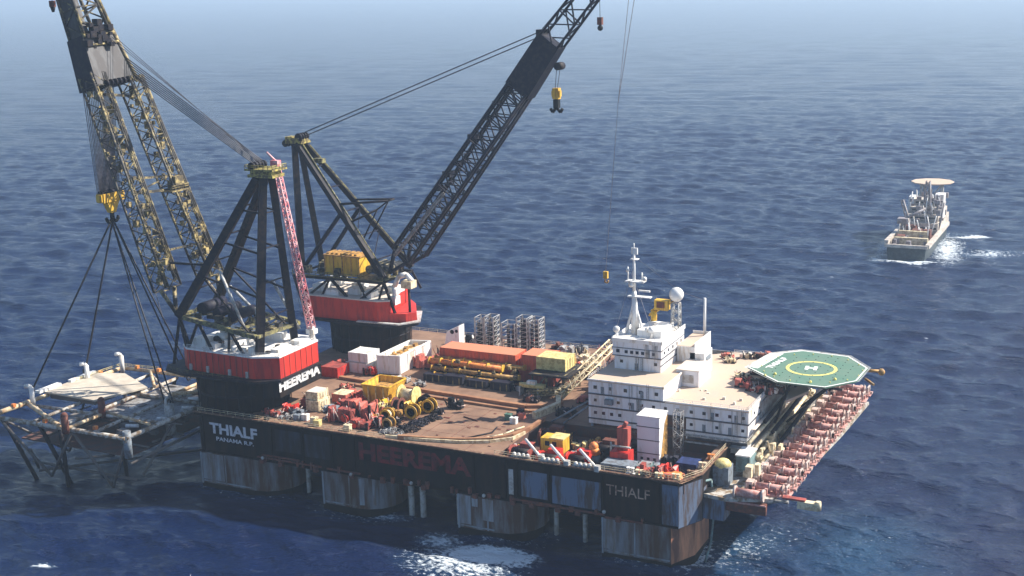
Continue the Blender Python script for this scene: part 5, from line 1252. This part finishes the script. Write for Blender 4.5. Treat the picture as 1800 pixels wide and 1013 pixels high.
# ---- bow winches, a row along the platform
def bow_winch(x,y,z,label,seed):
    rs=random.Random(seed); U=rs.uniform
    t=thing('bow_winch',label,'winch',(x,y,z),'row of pink and white winches on the bow platform')
    part('winch_bed', MB().box(x-6.2,x+6.2,y-2.5,y+2.5,z,z+.4), 'winchpink', t)
    part('winch_drum', MB().tube((x-3.4,y,z+1.7),(x+3.8,y,z+1.7),.95,n=12), 'winchpink', t)
    part('drum_flange', MB().tube((x-3.7,y,z+1.7),(x-3.4,y,z+1.7),1.2,n=12).tube((x+.2,y,z+1.7),(x+.5,y,z+1.7),1.2,n=12).tube((x+3.8,y,z+1.7),(x+4.1,y,z+1.7),1.2,n=12), 'winchwhite', t)
    part('winch_motor', MB().box(x-6,x-4.2,y-1.3,y+1.4,z+.4,z+U(2.2,3)), 'winchwhite', t)
    part('dark_slot', MB().box(x-4.2,x+4.6,y+1.7,y+2.6,z+.4,z+.6), 'rust', t)  # low dark rust strip along the bed beside the drum
    part('fairlead_frame', MB().tube((x+5.2,y-1.4,z),(x+5.2,y-1.4,z+U(2.4,3.2)),.28,n=6).tube((x+5.2,y+1.4,z),(x+5.2,y+1.4,z+2.8),.28,n=6).box(x+5,x+5.4,y-1.6,y+1.6,z+2.4,z+2.8), 'winchwhite', t)
    for mm,c in (('winchwhite',13),('winchpink',8),('reddull',4),('steel',4)):
        mb=MB()
        for i in range(c):
            a=x+U(-6.2,6.6); b=y+U(-2.6,2.6); q=U(.12,.42)
            if i%3: mb.box(a-q,a+q,b-q,b+q,z+.4,z+U(.7,2.2))
            else: mb.tube((a,b,z+.4),(a+U(-1,1),b+U(-1,1),z+U(1,2.6)),.12,n=5)
        part('fitting', mb, mm, t)
    return t
ORD=('nearest the camera, lowest','second','third','fourth','fifth','sixth','seventh','eighth','ninth','tenth','eleventh','twelfth','thirteenth','fourteenth','farthest, under the helideck edge')
proto=[]
for k in range(15):
    xx=182+.36*k; yy=16+5.9*k; zz=19.4+.3*k; lab=(ORD[k]+' bow winch of the row') if k in (0,14) else ORD[k]+' bow winch of the row, counted from the low near end'
    if k<4: proto.append(bow_winch(xx,yy,zz,lab,k))
    else: dup(proto[(k*3+1)%4],(xx,yy,zz),lab)
t=thing('cream_fender','cream and ochre box fender at the low outer corner of the bow platform','fender',(193,12,18))
part('fender_body', MB().box(191,196.4,11,13,18.2,20.2).tube((196.4,12,18.2),(196.4,12,20.6),.8,n=8), 'cream', t); part('fender_cap', MB().box(187,193,11.2,13,20.2,20.7), 'reddull', t)
t=thing('red_fender','long dull red fender hanging under the near end of the bow platform','fender',(176,9,16))
part('fender_body', MB().box(172,183,9.8,11,15.2,18.3), 'rust', t); part('fender_rim', MB().box(172,183,9.4,9.8,17.8,18.2), 'winchpink', t)
t=thing('pale_dome','pale yellow domed cover where the bow corner meets the passage','cover',(170,22,25))
part('dome', MB().sphere((168.6,18,25),2.4,14,8,.7), 'yellowpale', t); part('dome_base', MB().box(166.4,170.8,15.8,20.4,19.4,24.8), 'greyblue', t)
t=thing('green_tank','dark green tank with white top between the pale dome and the passage','tank',(174,27,22))
part('tank_body', MB().box(170.5,174.4,24,31,21,25.6), 'teal', t); part('tank_top', MB().box(170.3,174.6,23.8,31.2,25.6,26), 'white', t)
# ================================================================ SUPPLY SHIP
S = thing('supply_ship','distant beige and dark supply ship with a round helideck over its bow','ship',(150,475,0))
st=[(422,.94),(440,1),(480,1),(505,.93),(522,.7),(534,.34),(541,.04)]
cx0=150; hw=11.2
def ring(y,q,z): return (cx0-hw*q,y,z),(cx0+hw*q,y,z)
mb=MB(); vs=[]
for y,q in st:
    lift=0 if y<500 else (y-500)*.13
    for z,f in ((-3,.86),(0,.95),(6.5+lift,1)): a,b=ring(y,q*f,z); vs+=[a,b]
fs=[]
for i in range(len(st)-1):
    for j in (0,1):
        a=i*6+j*2; b=a+6; fs+=[(a,a+2,b+2,b),(a+1,b+1,b+3,a+3)]
fs+=[(0,1,3,2),(2,3,5,4)]
mb.add(vs,fs)
part('ship_hull', mb, 'shiphull', S)
vs=[];
for y,q in st:
    lift=0 if y<500 else (y-500)*.13
    a,b=ring(y,q*.97,6.2+lift); vs+=[a,b]
part('ship_deck', MB().add(vs,[(2*i,2*i+1,2*i+3,2*i+2) for i in range(len(st)-1)]), 'rust', S)
part('bulwark', MB().box(138.4,161.4,421.6,423,6.5,8.2).box(137.8,140,423,505,6.5,10.2).box(160,162.2,423,500,6.5,8.6), 'shiptop', S)
part('cargo_rail', MB().box(142,160,431,433,6.5,10.6).box(142,158,444,446,6.5,12), 'cream', S)
mb=MB()
for x,y,a,b,h in ((142,436,4,6,4),(148,450,5,7,5),(155,446,4,5,6),(143,458,6,5,6)): mb.box(x,x+a,y,y+b,6.5,6.5+h)
part('deck_cargo', mb, 'rust', S)
sp=part('superstructure', MB().box(140,160,468,512,6.5,12.5).box(141,159,474,510,12.5,16.5).box(142,158,480,508,16.5,20).box(143,157.5,486,504,20,23.6), 'shiptop', S)
mb=MB()
for z,y0,x0,x1 in ((14.6,474,142,158),(18.4,480,143,157),(21.8,486,144,156.5),(9.6,468,141,159)):
    mb.box(x0,x1,y0-.12,y0,z-.6,z+.6)
part('window_band', mb, 'window', sp)
part('ship_funnel', MB().box(155,160,486,494,12,27).box(140,143,486,494,12,25), 'white', sp)
mb=MB().truss((152,478,12),(152,478,36),5,5,2,2,9,.45,.28,(1,0,0)).truss((146,462,8),(139.5,466,26),2,2,1.4,1.4,8,.35,.22,(0,1,0)).tube((160,470,8),(162,476,24),.6,n=6)
part('ship_mast', mb, 'shipgrey', S)
part('ship_crane', MB().truss((143,452,6.5),(143,452,17),2.2,2.2,2,2,5,.4,.25,(1,0,0)).tube((143,452,17),(154,458,23),.7,n=6).box(140,146,449,455,15,18), 'shipgrey', S)
hs=part('ship_helideck', MB().cyl(149.5,512,30.2,30.8,12.6,n=10), 'roof', S)
mb=MB()
for x,y in ((144,504),(156,504),(144,516),(155,517)): mb.tube((x,y,14),(x,y,30.2),.7,n=6)
mb.tube((144,504,14),(156,504,30),.4,n=5).tube((156,504,14),(144,504,30),.4,n=5)
part('helideck_support', mb, 'lightgrey', hs)
mb=MB()
for i in range(60):
    x=random.uniform(141,160); y=random.uniform(470,508); z=random.choice((12.5,16.5,20,23.6)); q=random.uniform(.5,1.4); mb.box(x-q,x+q,y-q,y+q,z,z+random.uniform(1,3.4))
part('ship_fitting', mb, 'shipgrey', S)
mb=MB()
for i in range(24):
    x=random.uniform(141,160); y=random.uniform(426,466); q=random.uniform(.5,1.5); mb.box(x-q,x+q,y-q,y+q,6.4,6.5+random.uniform(1,4))
part('deck_fitting', mb, 'shipgrey', S)
mb=MB()
for i in range(40):
    x=random.uniform(140,160); y=random.uniform(440,500); z=6.5 if y<468 else random.choice((12.5,16.5)); mb.tube((x,y,z),(x+random.uniform(-3,3),y+random.uniform(-4,4),z+random.uniform(3,13)),.35,n=5)
part('ship_fitting', mb, 'white', S)
sc.cycles.use_denoising = True
sc.cycles.volume_bounces = 0
